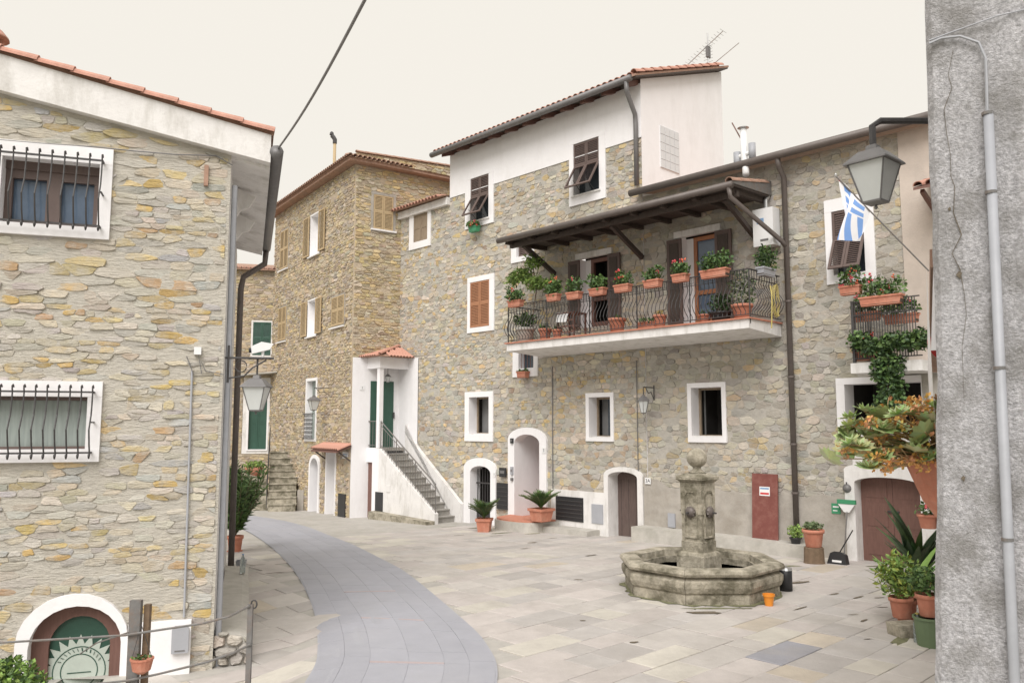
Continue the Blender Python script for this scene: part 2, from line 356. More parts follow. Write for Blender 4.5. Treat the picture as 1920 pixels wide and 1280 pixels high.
def arch_holes(x0, x1, z0, zs, rise):
    xm, rx, n = (x0 + x1) / 2, (x1 - x0) / 2, 7; q = math.pi / 2 / n
    return [(x0, x1, z0, zs)] + [(xm - rx * math.cos(q * k), xm + rx * math.cos(q * k), zs - .01, zs + rise * math.sin(q * (k + 1))) for k in range(n)]
def arched(root, o, i, rise_o, rise_i, T=None, m='plaster', proud=.06, deep=.3, name='doorway'):
    """arched surround; o, i = xa, xb, za, zb with zb the crown"""
    mb = MB(); mb.ring(arch_pts(o[0], o[1], o[2], o[3] - rise_o, rise=rise_o), arch_pts(i[0], i[1], i[2], i[3] - rise_i, rise=rise_i), -proud, deep)
    return mb.build(name, m, root, T)

# ------------------------------------------------------------------ small builders
def leafy(mb, c, rad, n, size, rnd, cols, long=1.6, up=.5):
    for _ in range(n):
        th, u = rnd.uniform(0, 2 * math.pi), rnd.uniform(-1, 1); r = rnd.random() ** .4; q = math.sqrt(1 - u * u)
        p = Vector((c[0] + rad[0] * r * q * math.cos(th), c[1] + rad[1] * r * q * math.sin(th), c[2] + rad[2] * r * u))
        d = Vector((rnd.gauss(0, 1), rnd.gauss(0, 1), rnd.gauss(up, .6))).normalized(); s = d.orthogonal().normalized()
        s = (Matrix.Rotation(rnd.uniform(0, 6.28), 3, d) @ s); l = size * rnd.uniform(.6, 1.3); w = l / long / 2; nn = d.cross(s) * l * .12
        k = rnd.uniform(.7, 1.3); col = tuple(q * k for q in rnd.choice(cols))
        mb.add([p, p + d * l * .5 + s * w, p + d * l, p + d * l * .5 - s * w, p + d * l * .5 - nn], [(0, 1, 4), (1, 2, 4), (2, 3, 4), (3, 0, 4)], col)
GREEN = [(.07, .13, .03), (.10, .17, .045), (.05, .10, .03)]
LIME = [(.18, .29, .06), (.24, .34, .08), (.13, .22, .05)]
DEEP = [(.035, .07, .025), (.05, .09, .03)]
def blossoms(mb, pts, r, rnd, cols):
    for p in pts:
        c = rnd.choice(cols)
        for k in range(5):
            q = Vector(p) + Vector((rnd.gauss(0, r), rnd.gauss(0, r), rnd.gauss(0, r))) * .6; s = r * .6
            mb.add([q + Vector(v) * s for v in ((1, 0, 0), (-1, 0, 0), (0, 1, 0), (0, -1, 0), (0, 0, 1), (0, 0, -1))], [(0, 2, 4), (2, 1, 4), (1, 3, 4), (3, 0, 4), (2, 0, 5), (1, 2, 5), (3, 1, 5), (0, 3, 5)], c)
def pot_mesh(r, h, n=20, sq=False):
    k = math.sqrt(2) if sq else 1; r *= k
    return [(r * .68, 0), (r * .72, .01), (r * .9, h * .78), (r * .92, h * .8), (r * 1.02, h * .81), (r * 1.04, h), (r * .93, h), (r * .9, h * .86), (.01, h * .86)]
def potted(name, label, cat, loc, r, h, foliage, seed, m='terracotta', sq=False, rz=0, group=None, saucer=False):
    t = thing(name, label, cat, loc, rz, group); mb = MB(); n = 4 if sq else 20
    mb.lathe(pot_mesh(r, h, n, sq), n, rot=R(45) if sq else 0).build('pot', m, t, smooth=not sq)
    MB().lathe([(r * .85 * (1.3 if sq else 1), h * .87), (.01, h * .9)], n, rot=R(45) if sq else 0).build('soil', 'soil', t)
    if saucer: MB().lathe([(r * .8, 0), (r * 1.0, .03), (r * .95, .03), (r * .75, .012)], 20).build('saucer', m, t, TR(0, 0, -.005), True)
    rnd = random.Random(seed); f = MB(); foliage(f, h, rnd); f.build('foliage', 'foliage', t)
    return t
def bushy(rad, hh, n, size, cols=GREEN, flowers=None, nf=6, long=1.6):
    def fn(mb, h, rnd):
        leafy(mb, (0, 0, h + hh * .45), (rad, rad, hh * .55), n, size, rnd, cols, long)
        if flowers:
            blossoms(mb, [(rnd.uniform(-rad, rad), rnd.uniform(-rad, rad), h + hh * rnd.uniform(.5, 1.05)) for _ in range(nf)], .03, rnd, flowers)
    return fn
REDS = [(.6, .06, .05), (.7, .16, .08), (.62, .1, .12)]
def flowerbox(label, loc, rz, w, seed, nf=3, m='terracotta', group='flower boxes along the balcony rail', hh=.34, cols=GREEN, dens=1.25):
    t = thing('flower_box', label, 'flower box', loc, rz, group); h = .17; d = .09; mb = MB(); a = w / 2
    mb.add([(-a * .92, -d * .8, 0), (a * .92, -d * .8, 0), (a * .92, d * .8, 0), (-a * .92, d * .8, 0), (-a, -d, h), (a, -d, h), (a, d, h), (-a, d, h)],
           [(3, 2, 1, 0), (0, 1, 5, 4), (1, 2, 6, 5), (2, 3, 7, 6), (3, 0, 4, 7)])
    mb.box(-a - .012, a + .012, -d - .012, -d + .012, h - .03, h + .004); mb.box(-a - .012, a + .012, d - .012, d + .012, h - .03, h + .004)
    mb.box(-a - .012, -a + .012, -d + .012, d - .012, h - .03, h + .004); mb.box(a - .012, a + .012, -d + .012, d - .012, h - .03, h + .004)
    mb.build('trough', m, t); MB().box(-a + .015, a - .015, -d + .015, d - .015, .02, h - .03).build('soil', 'soil', t)
    rnd = random.Random(seed); f = MB(); n = max(2, int(w / .14))
    for k in range(n):
        x = -a + (k + .5) * w / n; s = rnd.uniform(.7, 1.25)
        leafy(f, (x, rnd.uniform(-.05, .03), h + hh * .42 * s), (.14, .15, hh * .6 * s), int(95 * dens), .08, rnd, cols, 1.3)
    blossoms(f, [(rnd.uniform(-a, a), rnd.uniform(-.16, .0), h + rnd.uniform(.02, hh * 1.2)) for _ in range(nf)], .035, rnd, REDS)
    f.build('geranium', 'foliage', t); return t
def coppo(L=.42, r=.085, n=7):                          # barrel tile lying along +y (downhill), crown up
    vs = []
    for y, rr in ((0, r * .86), (L, r)):
        for q in (rr, rr - .014):
            vs += [(q * math.cos(math.pi * k / n), y, q * math.sin(math.pi * k / n)) for k in range(n + 1)]
    m = n + 1; fs = []
    for k in range(n): fs += [(k, k + 1, 2 * m + k + 1, 2 * m + k), (m + k, 3 * m + k, 3 * m + k + 1, m + k + 1), (2 * m + k, 2 * m + k + 1, 3 * m + k + 1, 3 * m + k), (k + 1, k, m + k, m + k + 1)]
    return vs, fs
def tile_src(root, m, L=.42, r=.085):
    vs, fs = coppo(L, r); return MB().add(vs, fs).build('roof_tile', m, root, smooth=False)
def lay_tiles(root, src, first, mats):
    for k, T in enumerate(mats):
        if k == 0 and first: src.matrix_basis = T
        else: inst(src, root, T)
def text(s, size, parent, T, m='ink'):
    cu = bpy.data.curves.new('lettering', 'FONT'); cu.body = s; cu.size = size; cu.align_x = 'CENTER'; cu.align_y = 'CENTER'; cu.extrude = .001
    tmp = bpy.data.objects.new('tmp', cu); C.objects.link(tmp); me = bpy.data.meshes.new_from_object(tmp.evaluated_get(bpy.context.evaluated_depsgraph_get()))
    bpy.data.objects.remove(tmp); o = bpy.data.objects.new('lettering', me); me.materials.clear(); me.materials.append(MATS[m]); C.objects.link(o)
    o.parent = parent; o.matrix_basis = T @ Matrix.Rotation(R(90), 4, 'X'); return o
def lantern(name, label, loc, rz, s, bracket=None, hang=0, n=4, group='wall lanterns', mroof='gutter_grey'):
    """loc = bottom of the glass body; s = body width"""
    t = thing(name, label, 'lantern', loc, rz, group); h = s * 1.05; a = R(45) if n == 4 else 0; k = math.sqrt(2) / 2 if n == 4 else .5
    MB().lathe([(s * .5 * k, 0), (s * k, h)], n, rot=a).build('glass', 'lamp_glass', t)
    MB().lathe([(s * .1, -.1 * s), (s * .52 * k, -.05 * s), (s * .54 * k, .0)], n, rot=a).build('base', 'gutter_grey', t)
    MB().lathe([(s * 1.22 * k, h), (s * 1.2 * k, h + .05 * s), (s * .6 * k, h + .38 * s), (s * .32 * k, h + .42 * s), (s * .28 * k, h + .55 * s), (s * .05, h + .6 * s)], n, rot=a).build('roof', mroof, t)
    for q in range(n):
        an = a + 2 * math.pi * q / n; e = MB()
        e.tube([(s * .515 * k * math.cos(an), s * .515 * k * math.sin(an), 0), (s * 1.01 * k * math.cos(an), s * 1.01 * k * math.sin(an), h)], s * .025, 5).build('rib', 'gutter_grey', t)
    MB().lathe([(.02 * s, -.22 * s), (.05 * s, -.19 * s), (.05 * s, -.15 * s), (.02 * s, -.1 * s)], 8).build('finial', 'gutter_grey', t)
    if bracket:
        mb = MB()
        for pts, r in bracket: mb.tube(pts, r, 7)
        mb.build('bracket', 'iron', t)
    return t

# ================================================================== LAYOUT OF THE PLACE
FL = Frame(((415 - 960) / FPX / 1.0055 * 9.6, 9.6), R(18.25))           # left house, gable wall; corner at x = 0
FLs = Frame(FL.P, R(108.25))                                           # its street side
_p = G(1200, 1011); FM = Frame((_p.x, _p.y), R(-46.13))                # long facade on the square
_j = FM.W(FM.L(748, 700)[0], 0); _u = Vector((math.cos(R(34.6)), math.sin(R(34.6)), 0)); _d = ray(657, 798); _k = _d.x / _d.y
_t = (_j.x - _k * _j.y) / (_u.x - _k * _u.y); _c = _j - _u * _t
FTl = Frame((_c.x, _c.y), R(-55.4)); FTr = Frame((_c.x, _c.y), R(34.6))   # tower house, its two faces, meeting the facade
RU, RV = Vector((.721, .693, 0)), Vector((.693, -.721, 0))
WALL_R = lambda Y: .518 * Y + .034                                      # street side of the right-hand house
rnd = random.Random(4)

# ------------------------------------------------------------------ ground, paving, street
pit = (-5.2, -.98, -1.25, 0.0)
def in_pit(X, Y):
    q = Vector((X, Y, 0)) - FL.P; x, y = q.dot(FL.u), -q.dot(FL.n); return pit[0] < x < pit[1] and pit[2] < y < pit[3]
mb = MB(); st = .25; idx = {}
def gv(i, j):
    if (i, j) not in idx:
        idx[(i, j)] = len(mb.v); X, Y = -14 + i * st, .5 + j * st; mb.v.append((X, Y, zg(X, Y)))
    return idx[(i, j)]
for i in range(int(30 / st)):
    for j in range(int(36 / st)):
        X, Y = -14 + (i + .5) * st, .5 + (j + .5) * st
        if in_pit(X, Y) : continue
        mb.f.append((gv(i, j), gv(i + 1, j), gv(i + 1, j + 1), gv(i, j + 1))); mb.c.append((.3, .3, .3))
ground = mb.build('ground', 'joint', kind='structure')
MB().add([(-300, -300, -1.6), (300, -300, -1.6), (300, 300, -1.6), (-300, 300, -1.6)], [(0, 1, 2, 3)]).build('terrain', 'terrain', kind='structure')
rw = MB(); a, b, c_, d_ = pit
rw.box(a, b + .0, c_ - .25, c_ + .13, -1.5, -.17); rw.box(b - .13, b + .12, c_ + .13, -.06, -1.5, -.17); rw.box(a, b - .13, c_ + .13, -.0, -1.5, -1.05)
o = rw.build('sunken_doorstep', 'concrete', kind='structure'); o.location = FL.P; o.rotation_euler = (0, 0, FL.a)
SY = [968, 974, 980, 990, 1002, 1021, 1046, 1071, 1096, 1127, 1159, 1190, 1221, 1246, 1280, 1340, 1420]
SL = [405, 420, 432, 452, 475, 503, 531, 553, 569, 584, 594, 598, 599, 595, 576, 535, 470]
SR = [478, 515, 545, 580, 610, 658, 708, 754, 787, 824, 861, 894, 916, 927, 928, 915, 880]
LP = [G(x, y) for x, y in zip(SL, SY)]; RP = [G(x, y) for x, y in zip(SR, SY)]
def cat(P, t):
    i = min(int(t), len(P) - 2); f = t - i; g = lambda k: P[max(0, min(len(P) - 1, k))]
    p0, p1, p2, p3 = g(i - 1), g(i), g(i + 1), g(i + 2)
    return .5 * ((2 * p1) + (p2 - p0) * f + (2 * p0 - 5 * p1 + 4 * p2 - p3) * f * f + (3 * p1 - p0 - 3 * p2 + p3) * f ** 3)
def strip(t, s): p = cat(LP, t) * (1 - s) + cat(RP, t) * s; return Vector((p.x, p.y, zg(p.x, p.y)))
poly_s = [cat(LP, k / 3) for k in range(49)] + [cat(RP, k / 3) for k in range(48, -1, -1)]
def in_poly(x, y, P):
    r = False; j = len(P) - 1
    for i in range(len(P)):
        if (P[i].y > y) != (P[j].y > y) and x < (P[j].x - P[i].x) * (y - P[i].y) / (P[j].y - P[i].y) + P[i].x: r = not r
        j = i
    return r
bed = MB(); n = 96
for k in range(n + 1):
    for s in range(9):
        p = strip(k / n * 16, -.012 + s / 8 * 1.024); bed.v.append((p.x, p.y, p.z + .019))
for k in range(n):
    for s in range(8): bed.f.append((k * 9 + s, k * 9 + s + 1, k * 9 + s + 10, k * 9 + s + 9)); bed.c.append((.35, .355, .39))
street = bed.build('street', 'slate', kind='structure')
lens = [0]
for k in range(1, 401): lens.append(lens[-1] + (strip(k / 25, .5) - strip((k - 1) / 25, .5)).length)
def t_at(l):
    for k in range(400):
        if lens[k + 1] >= l: return (k + (l - lens[k]) / (lens[k + 1] - lens[k])) / 25
    return 15.99
def near(py): return min(range(401), key=lambda k: abs(SY[min(16, int(k / 25))] + (SY[min(16, int(k / 25) + 1)] - SY[min(16, int(k / 25))]) * (k / 25 - int(k / 25)) - py))
red = [lens[near(y)] for y in (1112, 1172, 1250)]
def piece(l0, l1, s0, s1, z, col, name='paving_slab', m='slate', cuts=3):
    q = MB(); g = .0018; w = (strip(t_at(l0), 1) - strip(t_at(l0), 0)).length; ds = g / w
    for r in range(cuts + 1):
        t = t_at(l0 + g + (l1 - l0 - 2 * g) * r / cuts)
        for s in (s0 + ds, s1 - ds): p = strip(t, s); q.v += [(p.x, p.y, p.z + z), (p.x, p.y, p.z - .02)]
    for r in range(cuts):
        b_ = r * 4; q.f += [(b_, b_ + 2, b_ + 6, b_ + 4), (b_, b_ + 4, b_ + 5, b_ + 1), (b_ + 2, b_ + 3, b_ + 7, b_ + 6)]
    e = cuts * 4; q.f += [(0, 1, 3, 2), (e, e + 2, e + 3, e + 1)]; q.c = [col] * len(q.f); q.build(name, m, street)
for s0, s1, ln in ((0, .15, .55), (.15, .3, .62), (.3, .52, .75), (.52, .72, .7), (.72, .86, .6), (.86, 1, .52)):
    l = 0
    while l < lens[-1] - .1:
        l1 = min(lens[-1], l + ln * rnd.uniform(.7, 1.4)); k = rnd.uniform(.975, 1.025); e_ = 1.0 if s0 in (.3, .52) else .95
        if s0 in (.3, .52):
            for rr in red:
                if l < rr < l1: l1 = rr - .05 if rr - .05 > l + .08 else rr + .05
        piece(l, l1, s0, s1, .0235 + rnd.uniform(-.0007, .0012), (.355 * k * e_, .36 * k * e_, .40 * k * e_)); l = l1
for rr in red: piece(rr - .025, rr + .025, .3, .72, .0315, (.41, .345, .345), 'brick_line', 'slate', 2)
# flagstones of the square, laid in courses square to the facade
slabs = []; v = -9.0
while v < 13:
    w = rnd.choice((.38, .45, .5, .58)); u = -9 + rnd.random()
    while u < 16:
        ln = rnd.uniform(.4, 1.05); c = Vector((0, 12, 0)) + RU * (u + ln / 2) + RV * (v + w / 2)
        ok = c.y > 2.6 and c.y < 27 and not in_poly(c.x, c.y, poly_s) and (c - FM.P).dot(FM.n) > .1 and c.x < WALL_R(c.y) + .2 and not in_pit(c.x, c.y)
        ok = ok and not ((c - FL.P).dot(FL.u) < .1 and -(c - FL.P).dot(FL.n) > -.1 and c.y < 16) and (c.x > -4.5 or (c - FTl.P).dot(FTl.n) > -.1) and c.x > -9
        if ok:
            q = []
            for du, dv in ((0, 0), (ln, 0), (ln, w), (0, w)):
                p = Vector((0, 12, 0)) + RU * (u + du) + RV * (v + dv); p += (c - p).normalized() * .007 + Vector((rnd.uniform(-.008, .008), rnd.uniform(-.008, .008), 0)); q.append(p)
            k = rnd.uniform(.88, 1.01); base = rnd.choices([(.50, .47, .44), (.505, .465, .44), (.475, .45, .43), (.55, .52, .46), (.42, .395, .375), (.52, .46, .38)], [5, 4, 3, 2.4, 1.5, .5])[0]
            slabs.append([ln * w / max(4, c.y) ** 2, q, tuple(x * k for x in base), c])
        u += ln
    v += w
dk = G(1445, 1218)
min(slabs, key=lambda s: (s[3] - dk).length)[2] = (.30, .30, .33)
def slab_mesh(mb, q, col):
    t = rnd.uniform(.010, .0165); c = sum(q, Vector()) / 4; vs = []
    for off, z in ((0, -.03), (0, t - .005), (.012, t)):
        for p in q:
            r = p + (c - p).normalized() * off; vs.append((r.x, r.y, zg(r.x, r.y) + z))
    fs = [(8, 9, 10, 11)] + [(i + 4 * l, (i + 1) % 4 + 4 * l, (i + 1) % 4 + 4 * l + 4, i + 4 * l + 4) for l in (0, 1) for i in range(4)]
    mb.add(vs, fs, col)
def shown(s):
    c = s[3]; px = 960 + FPX * c.x / c.y; return s[0] * (1 if -40 < px < 1800 and c.y > 5.2 else .01)
slabs.sort(key=lambda s: -shown(s)); rest = MB()
for k, s in enumerate(slabs):
    if k < 300: m_ = MB(); slab_mesh(m_, s[1], s[2]); m_.build('flagstone', 'paving', ground)
    else: slab_mesh(rest, s[1], s[2])
rest.build('far_flagstones', 'paving', ground, kind='stuff')
def blotch(pts, name, m, z=.02):
    q = MB()
    for px, py, rx, ry, an in pts:
        c = G(px, py); n = 14; ca, sa = math.cos(an), math.sin(an); vs = [(c.x, c.y, zg(c.x, c.y) + z + .004)]
        for k in range(n):
            r = rnd.uniform(.6, 1.05); x, y = rx * .8 * r * math.cos(6.283 * k / n), ry * .7 * r * math.sin(6.283 * k / n); X, Y = c.x + x * ca - y * sa, c.y + x * sa + y * ca
            vs.append((X, Y, zg(X, Y) + z))
        q.add(vs, [(0, k + 1, (k + 1) % n + 1) for k in range(n)])
    return q.build(name, m, ground, kind='stuff')
blotch([(998, 1018, .22, .08, .6), (985, 1029, .2, .04, .6), (1108, 1042, .3, .05, .75), (1188, 1206, .1, .05, .3), (1093, 1165, .07, .03, 0), (1485, 1012, .1, .1, 0), (1500, 1093, .3, .1, .4), (1565, 1115, .18, .05, .6),
        (1610, 1121, .2, .05, .7), (1648, 1122, .14, .03, .2), (1620, 1165, .14, .04, .8), (1600, 1154, .12, .02, .1), (1655, 1140, .14, .03, .1), (1627, 1200, .09, .02, .2), (1500, 1142, .3, .03, .72), (700, 1052, .2, .03, .4),
        (860, 1004, .25, .04, .3), (928, 1005, .3, .04, .4), (515, 1075, .25, .03, .5), (485, 1060, .2, .02, .5), (1320, 1150, .35, .12, 0), (1085, 1088, .12, .06, 0), (1035, 1010, .25, .03, .5)], 'leaf_litter', 'litter')
blotch([(895, 990, .5, .12, .6), (940, 1000, .45, .12, .6), (1000, 1001, .4, .1, .5), (1670, 1100, .35, .22, .8), (1690, 1200, .5, .12, .9), (1640, 1062, .3, .08, .3), (1486, 1062, .25, .12, 0), (840, 988, .4, .06, .6), (1340, 1142, .7, .07, 0)], 'moss', 'moss', .017)

# ================================================================== LEFT HOUSE
LH = thing('stone_house', 'cream rubble stone house with barred windows and a pink tiled verge', 'house', FL.P, FL.a)
XL = -4.6
def rake(px, py): return FL.L(px, py)
za = FL.L(0, 175); zb = FL.L(437, 292); slope = (zb[1] - za[1]) / (zb[0] - za[0])
ztop = lambda x: zb[1] + slope * (x - zb[0])
out = [(XL, -1.3), (0, -1.3), (0, ztop(0)), (XL, ztop(XL))]
w1o, w1i = FL.rect(-42, 272, 212, 444), FL.rect(0, 302, 186, 421)
w1o = (FL.L(-42, 360)[0], FL.L(210, 360)[0], FL.L(100, 444)[1], FL.L(100, 272)[1]); w1i = (FL.L(2, 360)[0], FL.L(186, 360)[0], FL.L(100, 423)[1], FL.L(100, 302)[1])
w2o = (FL.L(-60, 790)[0], FL.L(190, 790)[0], FL.L(90, 866)[1], FL.L(90, 714)[1]); w2i = (FL.L(-40, 790)[0], FL.L(163, 790)[0], FL.L(90, 842)[1], FL.L(90, 743)[1])
do = (FL.L(30, 1200)[0], FL.L(240, 1200)[0], -1.05, FL.L(135, 1112)[1]); di = (FL.L(55, 1200)[0], FL.L(228, 1200)[0], -1.05, FL.L(140, 1134)[1])
ro, ri = .5, .42
holes = [w1i, w2i] + arch_holes(di[0], di[1], -1.3, di[3] - ri, ri)
sheet(out, holes).build('wall', 'mortar_pale', LH)
MB().add([(0, 0, -1.3), (0, 6.2, -1.3), (0, 6.2, ztop(0)), (0, 0, ztop(0))], [(0, 1, 2, 3)]).build('side_wall', 'plaster_worn', LH)
PAL_L = [((.62, .45, .19), 1.8), ((.62, .55, .43), 4), ((.56, .53, .48), 5), ((.66, .60, .50), 4), ((.52, .35, .2), .5), ((.64, .52, .29), 2.4), ((.50, .49, .48), 1)]
sh = lambda r, k=.03: (r[0] + k, r[1] - k, r[2] + k, r[3] - k)
stones(LH, [(XL, -1.25), (-.03, -1.25), (-.03, ztop(0) - .04), (XL, ztop(XL) - .04)], [sh(w1o), sh(w2o), (di[0] - .05, di[1] + .05, -1.3, di[3] - ri)] + arch_holes(do[0] + .03, do[1] - .03, -1.3, do[3] - ro, ro),
       .24, .08, 11, .003, .011, PAL_L, m='rubble_pale', smear=.24, vis=lambda x, z: x > -2.75 and z > -.5)
# verge board, soffit, roof, gutter
e0, e1 = (XL, ztop(XL)), (.46, ztop(.46)); th = (FL.L(200, 160)[1] - FL.L(200, 232)[1])
MB().prism([(e0[0], e0[1]), (e1[0], e1[1]), (e1[0], e1[1] + th * .75), (e0[0], e0[1] + th)], -.12, .05).build('verge_board', 'plaster_worn', LH)
sfz = ztop(.46) + .02
MB().prism([(-.05, ztop(0) - .02), (.46, sfz - .06), (.46, sfz + .05), (-.05, ztop(0) + .1)], .05, 5.4).build('soffit', 'plaster_worn', LH)
roof = MB().prism([(e0[0], e0[1] + th + .002), (e1[0] + .03, e1[1] + th * .75 + .002), (e1[0] + .03, e1[1] + th * .75 + .05), (e0[0], e0[1] + th + .05)], -.1, 5.5).build('roof', 'tile_old', LH)
src = None; k = 0; x = .5; TL = []
ang = math.atan2(e1[1] + th * .75 - e0[1] - th, e1[0] - e0[0])
while x > XL:
    z = e0[1] + th + (x - e0[0]) * math.tan(ang)
    TL.append(TR(x - .42 * math.cos(ang), -.1, z - .42 * math.sin(ang) + .02) @ Matrix.Rotation(-ang, 4, 'Y') @ Matrix.Rotation(R(-90), 4, 'Z') @ Matrix.Rotation(R(2), 4, 'X'))
    x -= .375
vs, fs = coppo(.41, .085); src = MB().add(vs, fs).build('verge_tile', 'tile', roof)
lay_tiles(roof, src, True, TL)
gx = .53; gz = e1[1] + .14
MB().tube([(gx, -.14, gz), (gx, 5.45, gz - .03)], .085, 10).build('gutter', 'gutter_grey', LH, smooth=True)
MB().tube([(gx, 5.35, gz - .05), (gx - .02, 5.35, gz - .35), (.14, 5.35, gz - .62), (.1, 5.35, gz - .85), (.1, 5.35, -.3)], .055, 8).build('downpipe', 'gutter_brown', LH, smooth=True)
MB().tube([(.05, .12, ztop(0) - .35), (.05, .12, -.2)], .035, 8).build('downpipe', 'conduit_grey', LH)
for yy in (1.2, 2.6): MB().prism([(.0, ztop(0) - .05), (.3, ztop(.3) - .12), (.22, ztop(0) - .32), (.12, ztop(0) - .36), (.0, ztop(0) - .55)], yy, yy + .09).build('eave_corbel', 'plaster_worn', LH)
def grille(win, xa, xb, zt, zb_, n):
    g = None; mb = MB(); mb.bar((xa, -.14, zt), (xb, -.14, zt), .02, .02); mb.bar((xa, -.14, zb_), (xb, -.14, zb_), .02, .02)
    mb.bar((xb, -.14, zt), (xb, .02, zt), .02, .02); mb.bar((xb, -.14, zb_), (xb, .02, zb_), .02, .02); mb.bar((xb + .012, -.2, (zt + zb_) / 2), (xb + .012, .02, (zt + zb_) / 2), .016, .016)
    mb.build('grille_frame', 'iron', win)
    b = MB(); H = zt - zb_
    pts = [(0, -.10, .05), (0, -.13, .075), (0, -.165, .06), (0, -.16, .03), (0, -.145, 0), (0, -.15, -H * .18), (0, -.17, -H * .38), (0, -.255, -H * .62), (0, -.2, -H * .86), (0, -.15, -H), (0, -.15, -H - .035), (0, -.175, -H - .06), (0, -.2, -H - .035), (0, -.19, -H - .015)]
    src = b.tube(pts, .0095, 6).build('grille_bar', 'iron', win, TR(xa + .01, 0, zt))
    for k in range(1, n): inst(src, win, TR(xa + (xb - xa) * k / (n - 1), 0, zt))
win = surround(LH, w1o, w1i, m='plaster')
MB().box(w1i[0] - .02, w1i[1] + .02, .2, .22, w1i[2] - .02, w1i[3] + .02).build('pane', 'glass_blue', win)
fr = MB(); xm = w1i[0] + (w1i[1] - w1i[0]) * .53; zt = w1i[3] - .1
for a_, b_ in ((w1i[0], xm - .03), (xm - .03, w1i[1])):
    fr.box(a_, a_ + .075, .13, .19, w1i[2], zt); fr.box(b_ - .075, b_, .13, .19, w1i[2], zt); fr.box(a_ + .075, b_ - .075, .132, .188, w1i[2], w1i[2] + .07); fr.box(a_ + .075, b_ - .075, .132, .188, zt - .1, zt)
fr.box(w1i[0], w1i[1], .11, .19, zt, w1i[3]); fr.build('window_frame', 'shutter_brown', win)
grille(win, FL.L(-25, 300, .14)[0], FL.L(192, 300, .14)[0], FL.L(100, 293, .14)[1], FL.L(100, 418, .14)[1], 10)
win = surround(LH, w2o, w2i)
MB().box(w2i[0] - .02, w2i[1] + .02, .16, .18, w2i[2] - .02, w2i[3] + .02).build('pane', 'curtain', win)
MB().box(w2i[0], w2i[1], .1, .158, w2i[3] - .04, w2i[3]).box(w2i[0], w2i[1], .1, .158, w2i[2], w2i[2] + .03).build('window_frame', 'shutter_brown', win)
grille(win, FL.L(-25, 790, .14)[0], FL.L(171, 790, .14)[0], FL.L(90, 734, .14)[1], FL.L(90, 849, .14)[1], 10)
door = arched(LH, do, di, ro, ri, name='doorway')
d1 = MB(); d1.ring(arch_pts(di[0], di[1], -1.05, di[3] - ri, rise=ri), arch_pts(di[0] + .17, di[1] - .13, -1.05, di[3] - ri - .04, rise=ri - .1), .1, .2)
d1.build('door_frame', 'wood_brown', door)
gx0, gx1 = di[0] + .16, di[1] - .12; gp = arch_pts(gx0, gx1, -1.05, di[3] - ri - .04, rise=ri - .09); MB().prism(gp, .16, .18).build('door_glass', 'green_paint', door)
em = MB(); cx, cz, R1 = (gx0 + gx1) / 2, di[3] - ri - .33, .4; n = 44
star = [(cx + (R1 * (1.0 if k % 2 else .74)) * math.cos(6.2832 * k / n), cz + (R1 * (1.0 if k % 2 else .74)) * math.sin(6.2832 * k / n)) for k in range(n)]
em.prism(star, .15, .158); em.build('etched_sunburst', 'etched', door)
em = MB()
for rr in (.27, .19):
    em.ring([(cx + rr * math.cos(6.2832 * k / 40), cz + rr * math.sin(6.2832 * k / 40)) for k in range(41)], [(cx + (rr - .01) * math.cos(6.2832 * k / 40), cz + (rr - .01) * math.sin(6.2832 * k / 40)) for k in range(41)], .145, .149)
for k in range(12): an = .5 + k * .19; em.bar((cx + .215 * math.cos(an), .147, cz + .215 * math.sin(an)), (cx + .25 * math.cos(an + .05), .147, cz + .25 * math.sin(an + .05)), .012, .004)
em.box(cx - .12, cx + .12, .145, .149, cz - .02, cz - .01); em.build('etched_rings', 'green_paint', door)
# white plinth right of the door, meter box, conduit, cables
px0, px1 = do[1] + .004, FL.L(358, 1200)[0]; pz = FL.L(300, 1163)[1]
MB().box(px0, px1, -.09, .0, -.6, pz).build('plinth', 'plaster', LH)
mx0, mx1 = FL.L(322, 1200, .1)[0], FL.L(354, 1200, .1)[0]; mz0, mz1 = FL.L(338, 1222, .1)[1], FL.L(338, 1172, .1)[1]
mbx = thing('meter_box', 'small grey meter box on the white plinth beside arched door', 'meter box', FL.W((mx0 + mx1) / 2, mz0, .09), FL.a)
hw, hh = (mx1 - mx0) / 2, mz1 - mz0
MB().prism([(-hw, 0), (hw, 0), (hw, hh * .88), (hw * .7, hh), (-hw * .7, hh), (-hw, hh * .88)], -.06, -.002).build('cover', 'grey_paint', mbx); MB().box(-hw * .6, hw * .6, -.064, -.06, .02, .035).build('lock_bar', 'gutter_grey', mbx)
cxx = FL.L(352, 900, .03)[0]
MB().tube([(FL.L(360, 695, .03)[0], -.03, FL.L(360, 695)[1]), (FL.L(345, 1155, .03)[0], -.03, FL.L(345, 1155)[1])], .013, 6).build('conduit', 'grey_paint', LH)
jx, jz = FL.L(371, 658); MB().box(jx - .04, jx + .04, -.06, -.01, jz - .045, jz + .045).build('junction_box', 'white_paint', LH)
cb = MB(); cb.tube([(FL.L(x, y, .04)[0], -.04, FL.L(x, y, .04)[1]) for x, y in ((-30, 260), (20, 264), (90, 270), (180, 276), (260, 284), (330, 290), (405, 292), (436, 310))], .008, 5)
cb.tube([(FL.L(x, y, .04)[0], -.04, FL.L(x, y, .04)[1]) for x, y in ((350, 668), (362, 700), (378, 700), (372, 665), (385, 695), (420, 702))], .006, 5); cb.build('cable', 'gutter_grey', LH)
MB().box(FL.L(383, 330)[0], FL.L(391, 330)[0], -.05, 0, FL.L(387, 350)[1], FL.L(387, 312)[1]).build('iron_tie', 'tile_old', LH)
